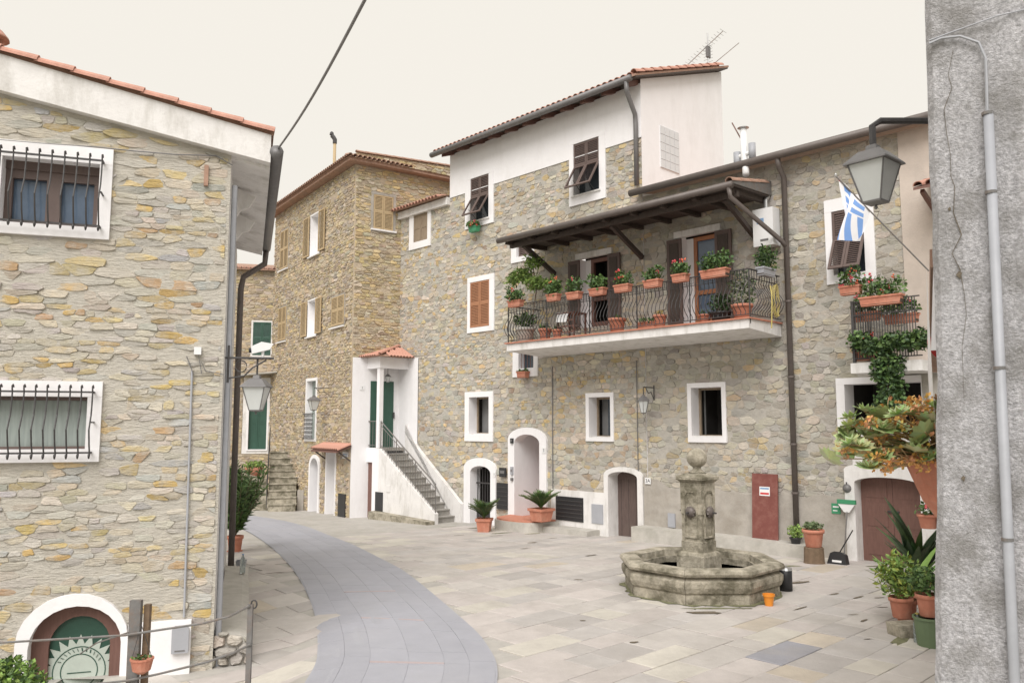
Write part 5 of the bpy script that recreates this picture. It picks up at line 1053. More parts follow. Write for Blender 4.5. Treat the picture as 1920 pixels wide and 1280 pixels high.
xx, zz_ = FTl.L(588, 768, .55); lantern('lantern', 'small lantern on iron bracket on the tower house street wall', FTl.W(xx, zz_, .55), FTl.a, .3, [([(0, 0, .48), (0, 0, .75), (0, .55, .75)], .014), ([(0, .05, .75), (0, .2, .6), (0, .35, .62), (0, .55, .5)], .01)])
xx, zz_ = FM.L(1207, 773, .45); lantern('lantern', 'lantern on scrolled iron bracket between the lower facade windows', FM.W(xx, zz_, .45), FM.a, .26, [([(0, 0, .42), (0, 0, .6), (0, .42, .6)], .014), ([(0, .42, .3), (0, .42, .66)], .014), ([(0, .1, .58), (0, .2, .46), (0, .3, .5), (0, .4, .34)], .01)], n=6)
xx, zz_ = FM.L(727, 716, .6); lantern('lantern', 'small hanging lantern inside the white porch', FM.W(xx, zz_, .6), FM.a, .17, [([(0, 0, .25), (0, 0, .45)], .008)], n=6)
# ================================================================== FOUNTAIN
fc = CP + ray(1316, 1060) * 1; fY = 13.03; fX = 2.98; FO = thing('fountain', 'octagonal mossy stone fountain with square pillar and ball finial', 'fountain', (fX, fY, 0), 0)
Rf = 1.25; A8 = [R(22.5 + 45 * k - 90) for k in range(8)]
def facet(prof, k, gap=.006):
    """one side of an octagonal ring; prof = closed outline of (radius, z)"""
    a0, a1 = A8[k], A8[(k + 1) % 8]; vs = []; n_ = len(prof); d = Vector((math.cos(a1) - math.cos(a0), math.sin(a1) - math.sin(a0), 0)).normalized()
    for a_, sg in ((a0, 1), (a1, -1)):
        for r, z in prof: vs.append((r * math.cos(a_) + d.x * gap * sg, r * math.sin(a_) + d.y * gap * sg, z))
    return vs, [(i, (i + 1) % n_, (i + 1) % n_ + n_, i + n_) for i in range(n_)] + [tuple(range(n_))[::-1], tuple(range(n_, 2 * n_))]
for k in range(8):
    for nm, pr in (('base_stone', [(Rf - .04, -.02), (Rf - .04, .16), (Rf - .3, .16), (Rf - .3, -.02)]), ('panel_stone', [(Rf - .045, .162), (Rf - .01, .19), (Rf + .02, .26), (Rf + .02, .34), (Rf - .06, .4), (Rf - .3, .4), (Rf - .3, .162)]),
                   ('rim_stone', [(Rf - .04, .402), (Rf + .035, .425), (Rf + .05, .46), (Rf + .03, .5), (Rf - .03, .52), (Rf - .2, .52), (Rf - .25, .5), (Rf - .26, .402)])):
        v_, f_ = facet(pr, k, .004 if nm != 'rim_stone' else .003); MB().add(v_, f_).build(nm, 'fountain_stone', FO)
MB().lathe([(Rf - .28, .3), (.01, .3)], 8, rot=R(22.5)).build('water', 'water', FO)
PR = Matrix.Rotation(FM.a, 4, 'Z'); h_ = .195
def sqs(prof): return MB().lathe([(r * math.sqrt(2), z) for r, z in prof], 4, rot=R(45))
sqs([(.25, .0), (.25, .56), (.235, .6), (.2, .62)]).build('pillar_base', 'fountain_stone', FO, PR)
sqs([(h_, .621), (h_, .78), (h_ - .01, .785), (h_ - .01, 1.2), (h_, 1.205), (h_, 1.7)]).build('pillar', 'fountain_stone', FO, PR)
for rz in (0, 90, 180, 270):
    T_ = PR @ Matrix.Rotation(R(rz), 4, 'Z'); pn = [(-.12, .84), (.12, .84), (.12, 1.5), (.07, 1.57), (-.07, 1.57), (-.12, 1.5)]
    MB().ring(pn + [pn[0]], [(x * .86, 1.2 + (z - 1.2) * .93) for x, z in pn + [pn[0]]], -h_ - .015, -h_ + .012).build('panel_moulding', 'fountain_stone', FO, T_)
    mk = MB().lathe([(.085, 0), (.09, .02), (.075, .05), (.04, .075), (.01, .08)], 12).build('lion_mask', 'gutter_brown', FO, T_ @ TR(0, -h_, 1.24) @ Matrix.Rotation(R(90), 4, 'X'), True)
    for q in range(9): an = 6.283 * q / 9; MB().lathe([(.005, -.02), (.022, 0), (.005, .022)], 6).build('mane', 'gutter_brown', mk, TR(.075 * math.cos(an), .075 * math.sin(an), .03))
    MB().tube([(0, 0, .05), (0, -.01, .14)], .014, 7).build('spout', 'iron', mk)
sqs([(.2, 1.701), (.225, 1.73), (.245, 1.745), (.245, 1.785), (.225, 1.8), (.16, 1.83), (.13, 1.845)]).build('capital', 'fountain_stone', FO, PR)
MB().lathe([(.15, 1.845), (.11, 1.87), (.07, 1.9), (.06, 1.93), (.08, 1.945)], 16).build('neck', 'fountain_stone', FO, smooth=True)
MB().lathe([(.01 + .155 * math.sin(math.pi * k / 10), 2.085 - .155 * math.cos(math.pi * k / 10)) for k in range(11)], 18).build('ball', 'fountain_stone', FO, smooth=True)
dm = MB(); n = 64
for k in range(n):
    a_ = 6.283 * k / n; b_ = (a_ + R(22.5)) % R(45) - R(22.5); r1 = (Rf - .05) * math.cos(R(22.5)) / math.cos(((a_ + R(0)) % R(45)) - R(22.5) if False else b_); r2 = r1 + rnd.uniform(.02, .13)
    dm.v += [(r1 * math.cos(a_), r1 * math.sin(a_), .0215), (r2 * math.cos(a_), r2 * math.sin(a_), .0205)]
dm.f = [(2 * k, 2 * k + 1, (2 * k + 3) % (2 * n), (2 * k + 2) % (2 * n)) for k in range(n)]; dm.c = [(.1, .1, .1)] * n; dm.build('damp_moss', 'moss', FO, kind='stuff')
# ================================================================== POTS, PLANTS, LOOSE THINGS
def cycad(nf, L, seed_=0):
    def fn(mb, h, rnd):
        for k in range(nf):
            an = 6.283 * k / nf + rnd.uniform(-.2, .2); el = rnd.uniform(.75, 1.45); l = L * rnd.uniform(.8, 1.1); d = Vector((math.cos(an), math.sin(an), 0)); s_ = Vector((-d.y, d.x, 0)); c_ = rnd.choice(GREEN + DEEP)
            pts = [Vector((0, 0, h)) + d * l * t * math.cos(el * (1 - .3 * t)) + Vector((0, 0, 1)) * l * t * math.sin(el * (1 - .4 * t)) for t in [j / 16 for j in range(17)]]
            for j in range(2, 17):
                w_ = .16 * math.sin(math.pi * min(1, j / 17 + .12)) * L / .55
                for sg in (-1, 1):
                    tp = pts[j] + s_ * sg * w_ + (pts[j] - pts[j - 1]).normalized() * w_ * .6 + Vector((0, 0, .03)); mb.add([pts[j - 1], pts[j], tp], [(0, 1, 2)], tuple(q * rnd.uniform(.8, 1.25) for q in c_))
            mb.tube(pts[::4], .008, 4, col=(.12, .14, .05))
    return fn
p = G(908, 997); potted('potted_cycad', 'spiky green cycad in square terracotta pot before the iron gate', 'potted plant', p, .2, .36, cycad(26, .66), 1, sq=True, rz=R(-10), group='cycads by the doors')
p = FM.W(FM.L(1015, 977, .65)[0], 0, .65); p.z = FM.L(1015, 977, .65)[1]
potted('potted_cycad', 'green cycad in broad terracotta pot beside the open white doorway', 'potted plant', p, .25, .34, cycad(26, .66), 2, sq=True, rz=FM.a, group='cycads by the doors')
sp = thing('doorstep', 'red tiled step with curved stone edge below the open white doorway', 'step', FM.W((D3o[0] + D3o[1]) / 2, -.3, 0), FM.a); tz = p.z + .3
MB().prism([(0, 0), (1, 0), (1, 1), (0, 1)], 0, .01).v
st2 = MB(); arc = [(-.7 + 1.9 * k / 14, -.06 - .98 * (1 - abs(k / 7 - 1) ** 3.2) ** .45) for k in range(15)]
st2.add([(x, y, 0) for x, y in arc] + [(x, y, tz - .045) for x, y in arc] + [(1.2, -.055, tz - .045), (-.7, -.055, tz - .045), (1.2, -.055, 0), (-.7, -.055, 0)], [tuple(range(15, 32))] + [(k, k + 1, k + 16, k + 15) for k in range(14)] + [(14, 32 - 0, 30, 29), (33, 0, 15, 31)]).build('stone_edge', 'concrete', sp)
st3 = MB(); arc2 = [(x * .92, y * .93 - .01) for x, y in arc]; st3.add([(x, y, tz - .044) for x, y in arc2] + [(x, y, tz - .002) for x, y in arc2], [tuple(range(15, 30))] + [(k, k + 1, k + 16, k + 15) for k in range(14)] + [(14, 0, 15, 29)]).build('tiles', 'terracotta', sp)
def oleander(mb, h, rnd):
    for k in range(46):
        an, rr = rnd.uniform(0, 6.283), rnd.uniform(.1, .6); H_ = rnd.uniform(.9, 1.5); pts = [Vector((rr * t * math.cos(an) * 1.1, rr * t * math.sin(an), h + H_ * t)) for t in (0, .4, .7, 1)]
        mb.tube(pts, .008, 4, col=(.10, .08, .04))
        for j in range(60):
            t = rnd.uniform(.08, 1); b_ = Vector((rr * t * math.cos(an) * 1.1, rr * t * math.sin(an), h + H_ * t)); d = Vector((rnd.gauss(0, .7), rnd.gauss(0, .7), rnd.uniform(.1, 1.2))).normalized(); s_ = d.orthogonal().normalized() * .017; l = rnd.uniform(.14, .24); kk = rnd.uniform(.7, 1.35); c_ = rnd.choice(GREEN)
            mb.add([b_, b_ + d * l * .5 + s_, b_ + d * l + Vector((0, 0, -.02)), b_ + d * l * .5 - s_], [(0, 1, 2, 3)], tuple(q * kk for q in c_))
potted('potted_oleander', 'tall leafy oleander in a terracotta pot at the cream house side', 'potted plant', G(440, 1034), .17, .34, oleander, 3, saucer=True)
bt_ = G(437, 1000)
def bottle(label, loc, h=.32, r=.045, m='clear_plastic', cap='sign_blue'):
    t = thing('plastic_bottle', label, 'bottle', loc, 0, 'clear plastic bottles'); MB().lathe([(r * .9, 0), (r, .02), (r, h * .62), (r * .8, h * .75), (r * .35, h * .9), (r * .33, h * .95)], 14).build('bottle', m, t, smooth=True); MB().lathe([(r * .4, h * .95), (r * .4, h)], 10).build('cap', cap, t)
bg = G(452, 1066); gb_ = thing('grey_tub', 'dark grey plastic tub on the paving below the oleander', 'tub', bg, R(10)); MB().lathe([(.1, 0), (.12, .15), (.13, .155), (.12, .15), (.1, .02)], 4, rot=R(45)).build('tub', 'grey_paint', gb_)
bottle('clear plastic bottle standing beside the oleander pot', FL.W(.30, .15, -4.2))
for lab, px, py, w_, nf in (('terracotta geranium trough at the far left end of the balcony rail', 967, 567, .46, 3), ('second geranium trough from the left on the balcony rail', 1038, 551, .36, 3), ('faded trough, third from the left on the balcony rail', 1077, 549, .4, 1), ('pale trough with leafy greens before the open balcony door', 1121, 549, .44, 0),
                         ('trough with orange geraniums just right of the open balcony door', 1168, 535, .42, 5), ('leafy trough midway between the two balcony doors', 1224, 523, .42, 1), ('small trough with orange blooms left of the glazed balcony door', 1276, 515, .36, 5), ('long leafy trough before the glazed balcony door', 1340, 502, .62, 0)):
    xx = FM.L(px, py, D + .06)[0]; flowerbox(lab, FM.W(xx, bt + .88 + rnd.uniform(0, .05), D + .06), FM.a, w_, px, nf)
xx, zz_ = FM.L(1440, 512, .8); flowerbox('blue grey trough with dark bush at the right end of the balcony', FM.W(bx1 + .08, bt + .9, .75), FM.a + R(90), .5, 5, 0, 'grey_paint', 'flower boxes along the balcony rail', .4, DEEP + GREEN, 1.4)
for lab, px, py, d_, r__, h__, fo, m_ in (('grey planter with trailing leaves at the left end of the balcony floor', 985, 640, .9, .26, .42, bushy(.32, .4, 260, .11, GREEN), 'concrete'), ('terracotta pot on the balcony floor behind the left railing', 1022, 636, 1.1, .17, .3, bushy(.15, .12, 60, .07), 'terracotta'), ('small terracotta pot on the balcony floor near the cloth', 1045, 633, 1.1, .13, .24, bushy(.12, .1, 50, .06), 'terracotta'),
                                 ('large terracotta pot on the balcony floor right of the open door', 1157, 621, 1.1, .21, .34, bushy(.1, .08, 30, .06), 'terracotta'), ('terracotta pot on the balcony floor between the doors', 1237, 612, 1.1, .16, .3, bushy(.12, .1, 40, .06, [(.4, .3, .08)]), 'terracotta'),
                                 ('terracotta pot with grey green bush near the balcony corner', 1392, 597, 1.05, .22, .32, bushy(.3, .75, 420, .08, [(.10, .14, .07), (.14, .17, .09)]), 'terracotta'), ('dark bowl with bushy herb before the glazed balcony door', 1352, 600, 1.1, .24, .2, bushy(.26, .4, 300, .08, DEEP), 'black_plastic'), ('small red pot at the foot of the glazed balcony door', 1322, 603, 1.05, .14, .2, bushy(.1, .1, 40, .05), 'terracotta')):
    xx = FM.L(px, py, d_)[0]; pp = FM.W(xx, bt + .001, d_); potted('balcony_pot', lab, 'potted plant', pp, r__, h__, fo, px, m_, group='pots on the balcony floor')
xx = FM.L(1215, 610, 1.15)[0]; flowerbox('low terracotta trough on the balcony floor between the doors', FM.W(xx, bt + .002, 1.1), FM.a, .55, 77, 0, 'terracotta', 'pots on the balcony floor', .05, GREEN, .2)
tb = thing('small_table', 'small brown slatted table on the balcony left of the open door', 'table', FM.W(FM.L(1072, 630, .9)[0], bt, .9), FM.a)
MB().box(-.3, .3, -.25, .25, .62, .65).build('top', 'wood_brown', tb)
for a_ in (-.27, .27):
    for b_ in (-.22, .22): MB().bar((a_, b_, 0), (a_, b_, .62), .04, .04).build('leg', 'wood_brown', tb)
for k in range(3): MB().bar((-.27, -.22, .15 + k * .15), (.27, -.22, .15 + k * .15), .02, .04).build('slat', 'wood_brown', tb)
cl = MB(); 
for i in range(9):
    for j in range(7): x_, y_ = -.32 + .42 * i / 8, -.3 + .4 * j / 6; cl.v.append((x_, y_, .66 + (-.28 * max(0, -.25 - y_) / .05 * .9 if y_ < -.25 else 0) + (-.2 if x_ < -.3 else 0) + .008 * math.sin(9 * x_ + 7 * y_)))
for i in range(8):
    for j in range(6): b_ = i * 7 + j; cl.f.append((b_, b_ + 7, b_ + 8, b_ + 1)); cl.c.append((.7, .7, .75))
o = cl.build('cloth', 'white_paint', None); o.location = tb.location; o.rotation_euler = (0, 0, FM.a); tag(o, 'pale cloth laid over the small balcony table', 'cloth')
xx, zz_ = FM.L(990, 500, .9); vn = thing('climbing_fern', 'bright green feathery climber at the left end of the balcony canopy', 'climber', FM.W(xx, bt, .8), FM.a); q = MB(); r_ = random.Random(12); dz = zz_ - bt
for px, py, rx, rz_, nn in ((1000, 490, .25, .22, 300), (978, 515, .38, .2, 480), (1005, 530, .35, .22, 420), (1035, 535, .22, .25, 220), (960, 525, .2, .12, 160)): a_, b_ = FM.L(px, py, .8); leafy(q, (a_ - xx, 0, b_ - bt), (rx, .25, rz_), nn, .12, r_, LIME, 2.6, -.3)
q.build('foliage', 'foliage', vn); MB().tube([(.1, 0, 0), (.05, 0, .6), (.12, .1, dz * .7), (0, .1, dz)], .014, 5).build('stem', 'stem', vn)
hs = thing('garden_hose', 'yellow garden hose coiled on the right end of the balcony rail', 'hose', FM.W(bx1 + .06, bt, .5), FM.a + R(90)); q = MB(); pts = []
for k in range(52): t = k * .35; pts.append((.02 + .0012 * k + .11 * math.cos(t), -.04 - .0008 * k, .42 + (.34 + .02 * math.sin(k)) * math.sin(t)))
q.tube(pts, .009, 5); q.tube([(-.2, -.08, .7), (-.27, -.14, .5), (-.3, -.15, .2), (-.32, -.14, -.2)], .014, 6); q.build('hose', 'yellow_hose', hs)
hb = FM.rect(1405, 392, 1452, 462, .3); wh = thing('water_heater', 'white boxy water heater under the canopy end', 'water heater', FM.W((hb[0] + hb[1]) / 2 + .05, hb[2], 0), FM.a); ww, h_ = (hb[1] - hb[0]) / 2 * .8, hb[3] - hb[2]
MB().box(-ww, ww, -.34, -.04, 0, h_).build('casing', 'white_paint', wh); MB().box(-ww * .6, ww * .1, -.344, -.34, h_ * .6, h_ * .74).build('sticker', 'sign_blue', wh); MB().box(-ww * .3, ww * .5, -.344, -.34, h_ * .12, h_ * .18).build('maker_plate', 'gutter_grey', wh); MB().tube([(0, -.18, h_), (0, -.18, h_ + .2), (.0, -.05, h_ + .35)], .05, 10).build('flue', 'steel', wh); MB().tube([(-.1, -.15, 0), (-.1, -.1, -.3)], .012, 6).build('pipe', 'steel', wh)
fxx, fz = FM.L(1405, 330, .2); fu = thing('boiler_flue', 'white steel boiler flue with two stub vents above the canopy', 'flue', FM.W(fxx, zB - .1, .35), FM.a); tp_ = FM.L(1400, 240, .35)[1] - zB + .1
MB().tube([(.06, -.1, -.15), (.0, 0, .05), (-.03, 0, .3), (-.03, 0, tp_)], .075, 10).build('pipe', 'white_paint', fu, smooth=True); MB().lathe([(.06, 0), (.13, .02), (.02, .05)], 12).build('cap', 'steel', fu, TR(-.03, 0, tp_))
for sx in (-.2, .17): MB().tube([(sx, 0, .12 + sx * .3), (sx, 0, .5 + sx * .3)], .08, 10).build('stub_vent', 'conduit_grey', fu, smooth=True)
MB().tube([(-.2, 0, .32), (.17, 0, .36)], .05, 8).build('cross_pipe', 'white_paint', fu); MB().tube([(-.08, 0, .7), (-.3, 0, 1.15)], .015, 5).build('stay', 'wood_brown', fu)
# antenna
an_ = HA.matrix_basis; apx = FS.L(1328, 110, -.3)[0]; ab = FM.W(xAB - .3, 0, -apx); az0 = ze + apx * sl_ + .2
AT = thing('tv_antenna', 'television antenna on the white house roof', 'antenna', (ab.x, ab.y, az0 - .3), FM.a); MB().tube([(0, 0, 0), (0, 0, 1.25)], .018, 6).build('mast', 'steel', AT)
bm = MB().tube([(-.55, -.1, .55), (.35, .1, 1.2)], .012, 5).build('boom', 'steel', AT)
for k in range(14): t = k / 13; MB().bar((-.55 + .9 * t, -.1 + .2 * t - .14, .55 + .65 * t), (-.55 + .9 * t, -.1 + .2 * t + .14, .55 + .65 * t), .006, .006).build('element', 'steel', bm)
bm = MB().tube([(0, 0, .35), (.75, .1, .75)], .01, 5).build('boom', 'steel', AT); MB().box(-.03, .03, -.06, .06, .62, .9).build('panel', 'gutter_grey', AT); AT.scale = (1.25, 1.25, 1.2)
for k in range(6): MB().bar((-.12, 0, .5 + k * .08), (.12, 0, .5 + k * .08), .008, .008).build('element', 'steel', AT)
# small window boxes
xx, zz_ = FM.L(890, 434, .2); flowerbox('green window box with red flowers under the upper left shutters', FM.W(xx, zz_ - .02, .22), FM.a, .34, 15, 12, 'sign_green', 'window boxes', .1)
xx, zz_ = FM.L(981, 708, .15); flowerbox('small terracotta box under the barred window below the balcony', FM.W(xx, zz_, .16), FM.a, .34, 16, 0, 'terracotta', 'window boxes', .05, GREEN, .3)
# house numbers and notices
def plate(label, txt, F, px, py, w_, h_, d_=.05, off=None):
    xx, zz_ = F.L(px, py, d_); t = thing('number_plate', label, 'number plate', F.W(xx, zz_, d_), F.a, 'house number plates'); MB().box(-w_ / 2, w_ / 2, -.012, .0, -h_ / 2, h_ / 2).build('plate', 'white_paint', t); text(txt, h_ * .8, t, TR(0, -.0135, 0))
plate('number plate 1 beside the green porch door', '1', FTr, 679, 727, .16, .14, .08); plate('number plate 3 right of the open white doorway', '3', FM, 1020, 844, .14, .15, .065); plate('number plate 1 on the iron gate surround', '1', FM, 927, 889, .1, .12, .065); plate('number plate 3A beside the brown arched door', '3A', FM, 1215, 901, .17, .15, .05)
for lab, px, py, w_, h_, m_ in (('small dark lamp box left of the open doorway', 961, 826, .1, .14, 'black_plastic'), ('grey intercom panel left of the open doorway', 961, 882, .09, .22, 'grey_paint'), ('small grey bell plate below the intercom', 961, 898, .08, .08, 'gutter_grey'), ('dark metal letter box between gate and doorway', 944, 885, .26, .26, 'black_plastic')):
    xx, zz_ = FM.L(px, py, .06); t = thing('wall_fitting', lab, 'wall fitting', FM.W(xx, zz_, .062), FM.a); MB().box(-w_ / 2, w_ / 2, -.05, 0, -h_ / 2, h_ / 2).build('case', m_, t); MB().box(-w_ / 3, w_ / 3, -.056, -.05, -h_ / 8, h_ / 5).build('face', 'gutter_grey', t)
q = FM.rect(1410, 888, 1458, 1013, .14); bd = thing('red_board', 'red painted board with notice leaning behind the fountain', 'board', FM.W((q[0] + q[1]) / 2, .221, .14), FM.a); w_, h_ = (q[1] - q[0]) / 2, q[3] - .22
MB().box(-w_, w_, -.03, .0, 0, h_).build('board', 'wood_red', bd, Matrix.Rotation(R(-3), 4, 'X')); nt_ = MB().box(-.12, .12, -.034, -.031, h_ * .66, h_ * .8).build('notice', 'white_paint', bd, Matrix.Rotation(R(-3), 4, 'X'))
MB().box(-.1, .1, -.036, -.034, h_ * .76, h_ * .785).build('print', 'sign_blue', nt_); MB().box(-.1, .1, -.036, -.034, h_ * .68, h_ * .71).build('print', 'red_paint', nt_)
xx, zz_ = FM.L(1567, 953, .05); t = thing('green_notice', 'small green notice on the dado left of the garage door', 'sign', FM.W(xx, zz_, .032), FM.a); MB().box(-.09, .09, -.01, 0, -.1, .1).build('plate', 'sign_green', t); MB().box(-.06, .06, -.0125, -.01, .02, .05).box(-.06, .03, -.0125, -.01, -.05, -.03).build('print', 'white_paint', t)
p = FM.W(FM.L(1588, 1050, .2)[0], zg(5.5, 15), .22); br = thing('broom', 'green headed broom standing head up against the white door jamb', 'broom', p, FM.a); hz = FM.L(1592, 945, .2)[1] - p.z
MB().tube([(0, -.12, 0), (.03, .08, hz - .05)], .013, 7).build('handle', 'grey_iron', br); MB().prism([(-.16, hz), (.2, hz), (.2, hz + .08), (-.16, hz + .08)], .04, .1).build('head', 'sign_green', br); MB().prism([(-.15, hz - .003), (.19, hz - .003), (.07, hz - .16), (-.03, hz - .16)], .05, .09).build('bristles', 'white_paint', br)
xx, zz_ = FM.L(1588, 915, .06); t = thing('wall_lamp', 'small dark bulkhead lamp above the broom', 'lamp', FM.W(xx, zz_, .03), FM.a); MB().lathe([(.08, 0), (.09, .03), (.05, .08), (.01, .09)], 12).build('shade', 'gutter_grey', t, Matrix.Rotation(R(90), 4, 'X'), True); MB().tube([(0, 0, .02), (0, -.05, .12)], .012, 6).build('arm', 'iron', t)
p = G(1570, 1058); dp = thing('dustpan', 'black dustpan with long handle propped by the garage jamb', 'dustpan', p, FM.a); MB().prism([(-.19, 0), (.19, 0), (.14, .2), (.06, .24), (-.06, .24), (-.14, .2)], -.03, .12).build('pan', 'black_plastic', dp, Matrix.Rotation(R(-12), 4, 'X')); MB().box(-.09, .09, -.034, -.031, .04, .08).build('label', 'white_paint', dp, Matrix.Rotation(R(-12), 4, 'X')); MB().tube([(.0, .1, .2), (.25, .17, .65)], .012, 6).build('handle', 'black_plastic', dp)
p = G(1527, 1056); sm = thing('tree_stump', 'sawn tree stump carrying a terracotta pot by the bench end', 'stump', p, 0); MB().lathe([(.2, 0), (.19, .06), (.18, .3), (.17, .31), (.01, .31)], 13).build('log', 'stem', sm)
potted('terracotta_pot', 'green succulent in round terracotta pot on the tree stump', 'potted plant', p + Vector((0, 0, .312)), .2, .33, bushy(.19, .13, 240, .06, [(.12, .17, .08), (.15, .2, .09)]), 31)
bp = FM.W(FM.L(1492, 1014, .3)[0], .221, .3); potted('dark_pot', 'small bright green plant in dark pot on the bench end', 'potted plant', bp, .12, .12, bushy(.17, .24, 260, .055, LIME), 32, 'black_plastic')
p = G(1442, 1136); bk = thing('orange_bucket', 'small orange bucket on the paving before the fountain', 'bucket', p, 0); MB().lathe([(.055, 0), (.075, .14), (.088, .145), (.088, .175), (.075, .175), (.05, .02)], 18).build('bucket', 'orange_plastic', bk, smooth=False); MB().tube([(.088 * math.cos(t), .088 * math.sin(t), .16 - .03 * math.sin(t)) for t in [math.pi * s / 8 for s in range(9)]], .004, 5).build('handle', 'white_paint', bk)
p = G(1474, 1108); cn = thing('black_can', 'black can with pale lid standing behind the fountain edge', 'can', p, 0); MB().lathe([(.1, 0), (.1, .32), (.09, .33)], 16).build('can', 'black_plastic', cn, smooth=True); MB().lathe([(.105, .33), (.09, .37), (.02, .39)], 16).build('lid', 'steel', cn)
# plants along the right house
def broad(n, L, w, cols, up=1.0, spread=.5):
    def fn(mb, h, rnd):
        for k in range(n):
            an = rnd.uniform(0, 6.283); d = Vector((math.cos(an) * spread, math.sin(an) * spread, up * rnd.uniform(.6, 1.2))); s_ = Vector((-math.sin(an), math.cos(an), 0)); l = L * rnd.uniform(.6, 1.1); c_ = tuple(q * rnd.uniform(.75, 1.3) for q in rnd.choice(cols)); b_ = Vector((rnd.uniform(-.08, .08), rnd.uniform(-.08, .08), h)); vs = []
            for j in range(6):
                t = j / 5; q = b_ + d * l * t + Vector((math.cos(an), math.sin(an), -.5)) * (.25 * l * t * t); ww = w * math.sin(math.pi * min(.98, .06 + t * .92)) ; vs += [q - s_ * ww, q + Vector((0, 0, -.25 * ww)), q + s_ * ww]
            mb.add(vs, [(3 * j + a_, 3 * j + a_ + 1, 3 * j + a_ + 4, 3 * j + a_ + 3) for j in range(5) for a_ in (0, 1)], c_)
    return fn
g1 = G(1738, 1150); potted('leafy_pot', 'tall dark aspidistra leaves in a pot by the right house wall', 'potted plant', G(1722, 1120), .2, .3, broad(46, 1.15, .06, DEEP, 1.0, .3), 41, group='pots along the right house')
potted('leafy_pot', 'pot with big pale green leaves standing out over the paving', 'potted plant', G(1700, 1165), .15, .3, broad(26, .75, .055, LIME, .9, .55), 42, group='pots along the right house')
potted('leafy_pot', 'terracotta pot with yellow green foliage lowest at the right', 'potted plant', G(1692, 1178) + Vector((0, 0, .14)), .15, .26, bushy(.3, .55, 520, .09, LIME + [(.25, .28, .05)], None, 0, 2.2), 43, group='pots along the right house')
t = G(1700, 1192); ls = thing('stone_block', 'rough stone block under the yellow green plant', 'stone', t, R(15)); stb = MB().box(-.2, .16, -.13, .13, 0, .16); stb.v = [(x + rnd.uniform(-.03, .03), y + rnd.uniform(-.03, .03), z) for x, y, z in stb.v]; stb.build('block', 'fountain_stone', ls)
bottle('clear plastic bottle among the pots by the green tub', G(1722, 1206), .36, .05, cap='yellow_hose')
p = G(1745, 1212); gt_ = thing('green_tub', 'olive green plastic tub standing among the pots', 'tub', p, 0); MB().lathe([(.14, 0), (.17, .32), (.185, .325), (.185, .35), (.165, .35), (.13, .03)], 18).build('tub', 'green_plastic', gt_, smooth=False)
MB().lathe([(.16, .3), (.01, .3)], 18).build('soil', 'soil', gt_)
potted('leafy_pot', 'terracotta geranium pot set on the olive green tub', 'potted plant', p + Vector((0, 0, .352)), .14, .26, bushy(.24, .3, 300, .075, GREEN, None), 44, group='pots along the right house')
hp = CP + ray(1741, 990) * (8.2 / ray(1741, 990).y); potted('wall_pot', 'little terracotta pot hung on the right house wall', 'potted plant', hp, .1, .14, bushy(.12, .1, 90, .05, GREEN, REDS, 2), 45)
# succulent in a wall pot
sY = 4.6; sp0 = Vector((WALL_R(sY), sY, 0)); zt_ = (CP + ray(1740, 852) * (sY / ray(1740, 852).y)).z; SU = thing('succulent', 'orange flowering succulent spreading from a conical terracotta wall pot', 'potted plant', (sp0.x + .02, sp0.y, zt_ - .36), FR.a)
MB().lathe([(.03, 0), (.1, .1), (.19, .33), (.215, .335), (.215, .36), (.19, .36), (.01, .33)], 18).build('pot', 'terracotta', SU, smooth=False); q = MB(); st_m = MB(); r_ = random.Random(17)
Ri = Matrix.Rotation(-FR.a, 3, 'Z'); base = Vector(SU.location)
for k in range(105):
    px, py = r_.uniform(1545, 1765), r_.uniform(758, 878); 
    if px < 1620 and abs(py - 825) > 45: continue
    if px > 1690: py = min(py, 862)
    yy = sY + r_.uniform(-.25, .25); wp = CP + ray(px, py) * (yy / ray(px, py).y); c = Ri @ (wp - base); st_m.tube([(0, 0, .33), (c.x * .5, c.y * .5, .33 + (c.z - .33) * .7), c], .004, 4)
    if r_.random() < .62:
        col = r_.choice([(.42, .50, .24), (.48, .55, .28), (.38, .47, .2)]); ax = Vector((r_.gauss(0, .4), r_.gauss(0, .4), 1)).normalized(); sx_ = ax.orthogonal().normalized(); sy_ = ax.cross(sx_)
        for ring, (nn, rr, up) in enumerate(((9, .082, .02), (7, .056, .04), (5, .03, .05))):
            for j in range(nn):
                a_ = 6.283 * j / nn + ring * .4; d = sx_ * math.cos(a_) + sy_ * math.sin(a_); s2 = (-sx_ * math.sin(a_) + sy_ * math.cos(a_)) * rr * .3; q.add([c, c + d * rr * .65 + s2 + ax * up * .6, c + d * rr + ax * up, c + d * rr * .65 - s2 + ax * up * .6], [(0, 1, 2, 3)], tuple(v * r_.uniform(.85, 1.15) for v in col))
    else:
        for m_ in range(11):
            e = c + Vector((r_.gauss(0, .045), r_.gauss(0, .045), r_.gauss(.01, .03))); st_m.tube([c, e], .0025, 3); col = r_.choice([(.75, .38, .12), (.78, .46, .14), (.68, .34, .18), (.78, .56, .16)])
            for j in range(4): d = Vector((r_.gauss(0, 1), r_.gauss(0, 1), r_.gauss(0, 1))).normalized() * .026; s2 = d.orthogonal().normalized() * .011; q.add([e, e + d * .5 + s2, e + d, e + d * .5 - s2], [(0, 1, 2, 3)], col)
st_m.c = [(.45, .30, .16)] * len(st_m.f); q.build('rosettes', 'foliage', SU); st_m.build('stems', 'foliage', SU)
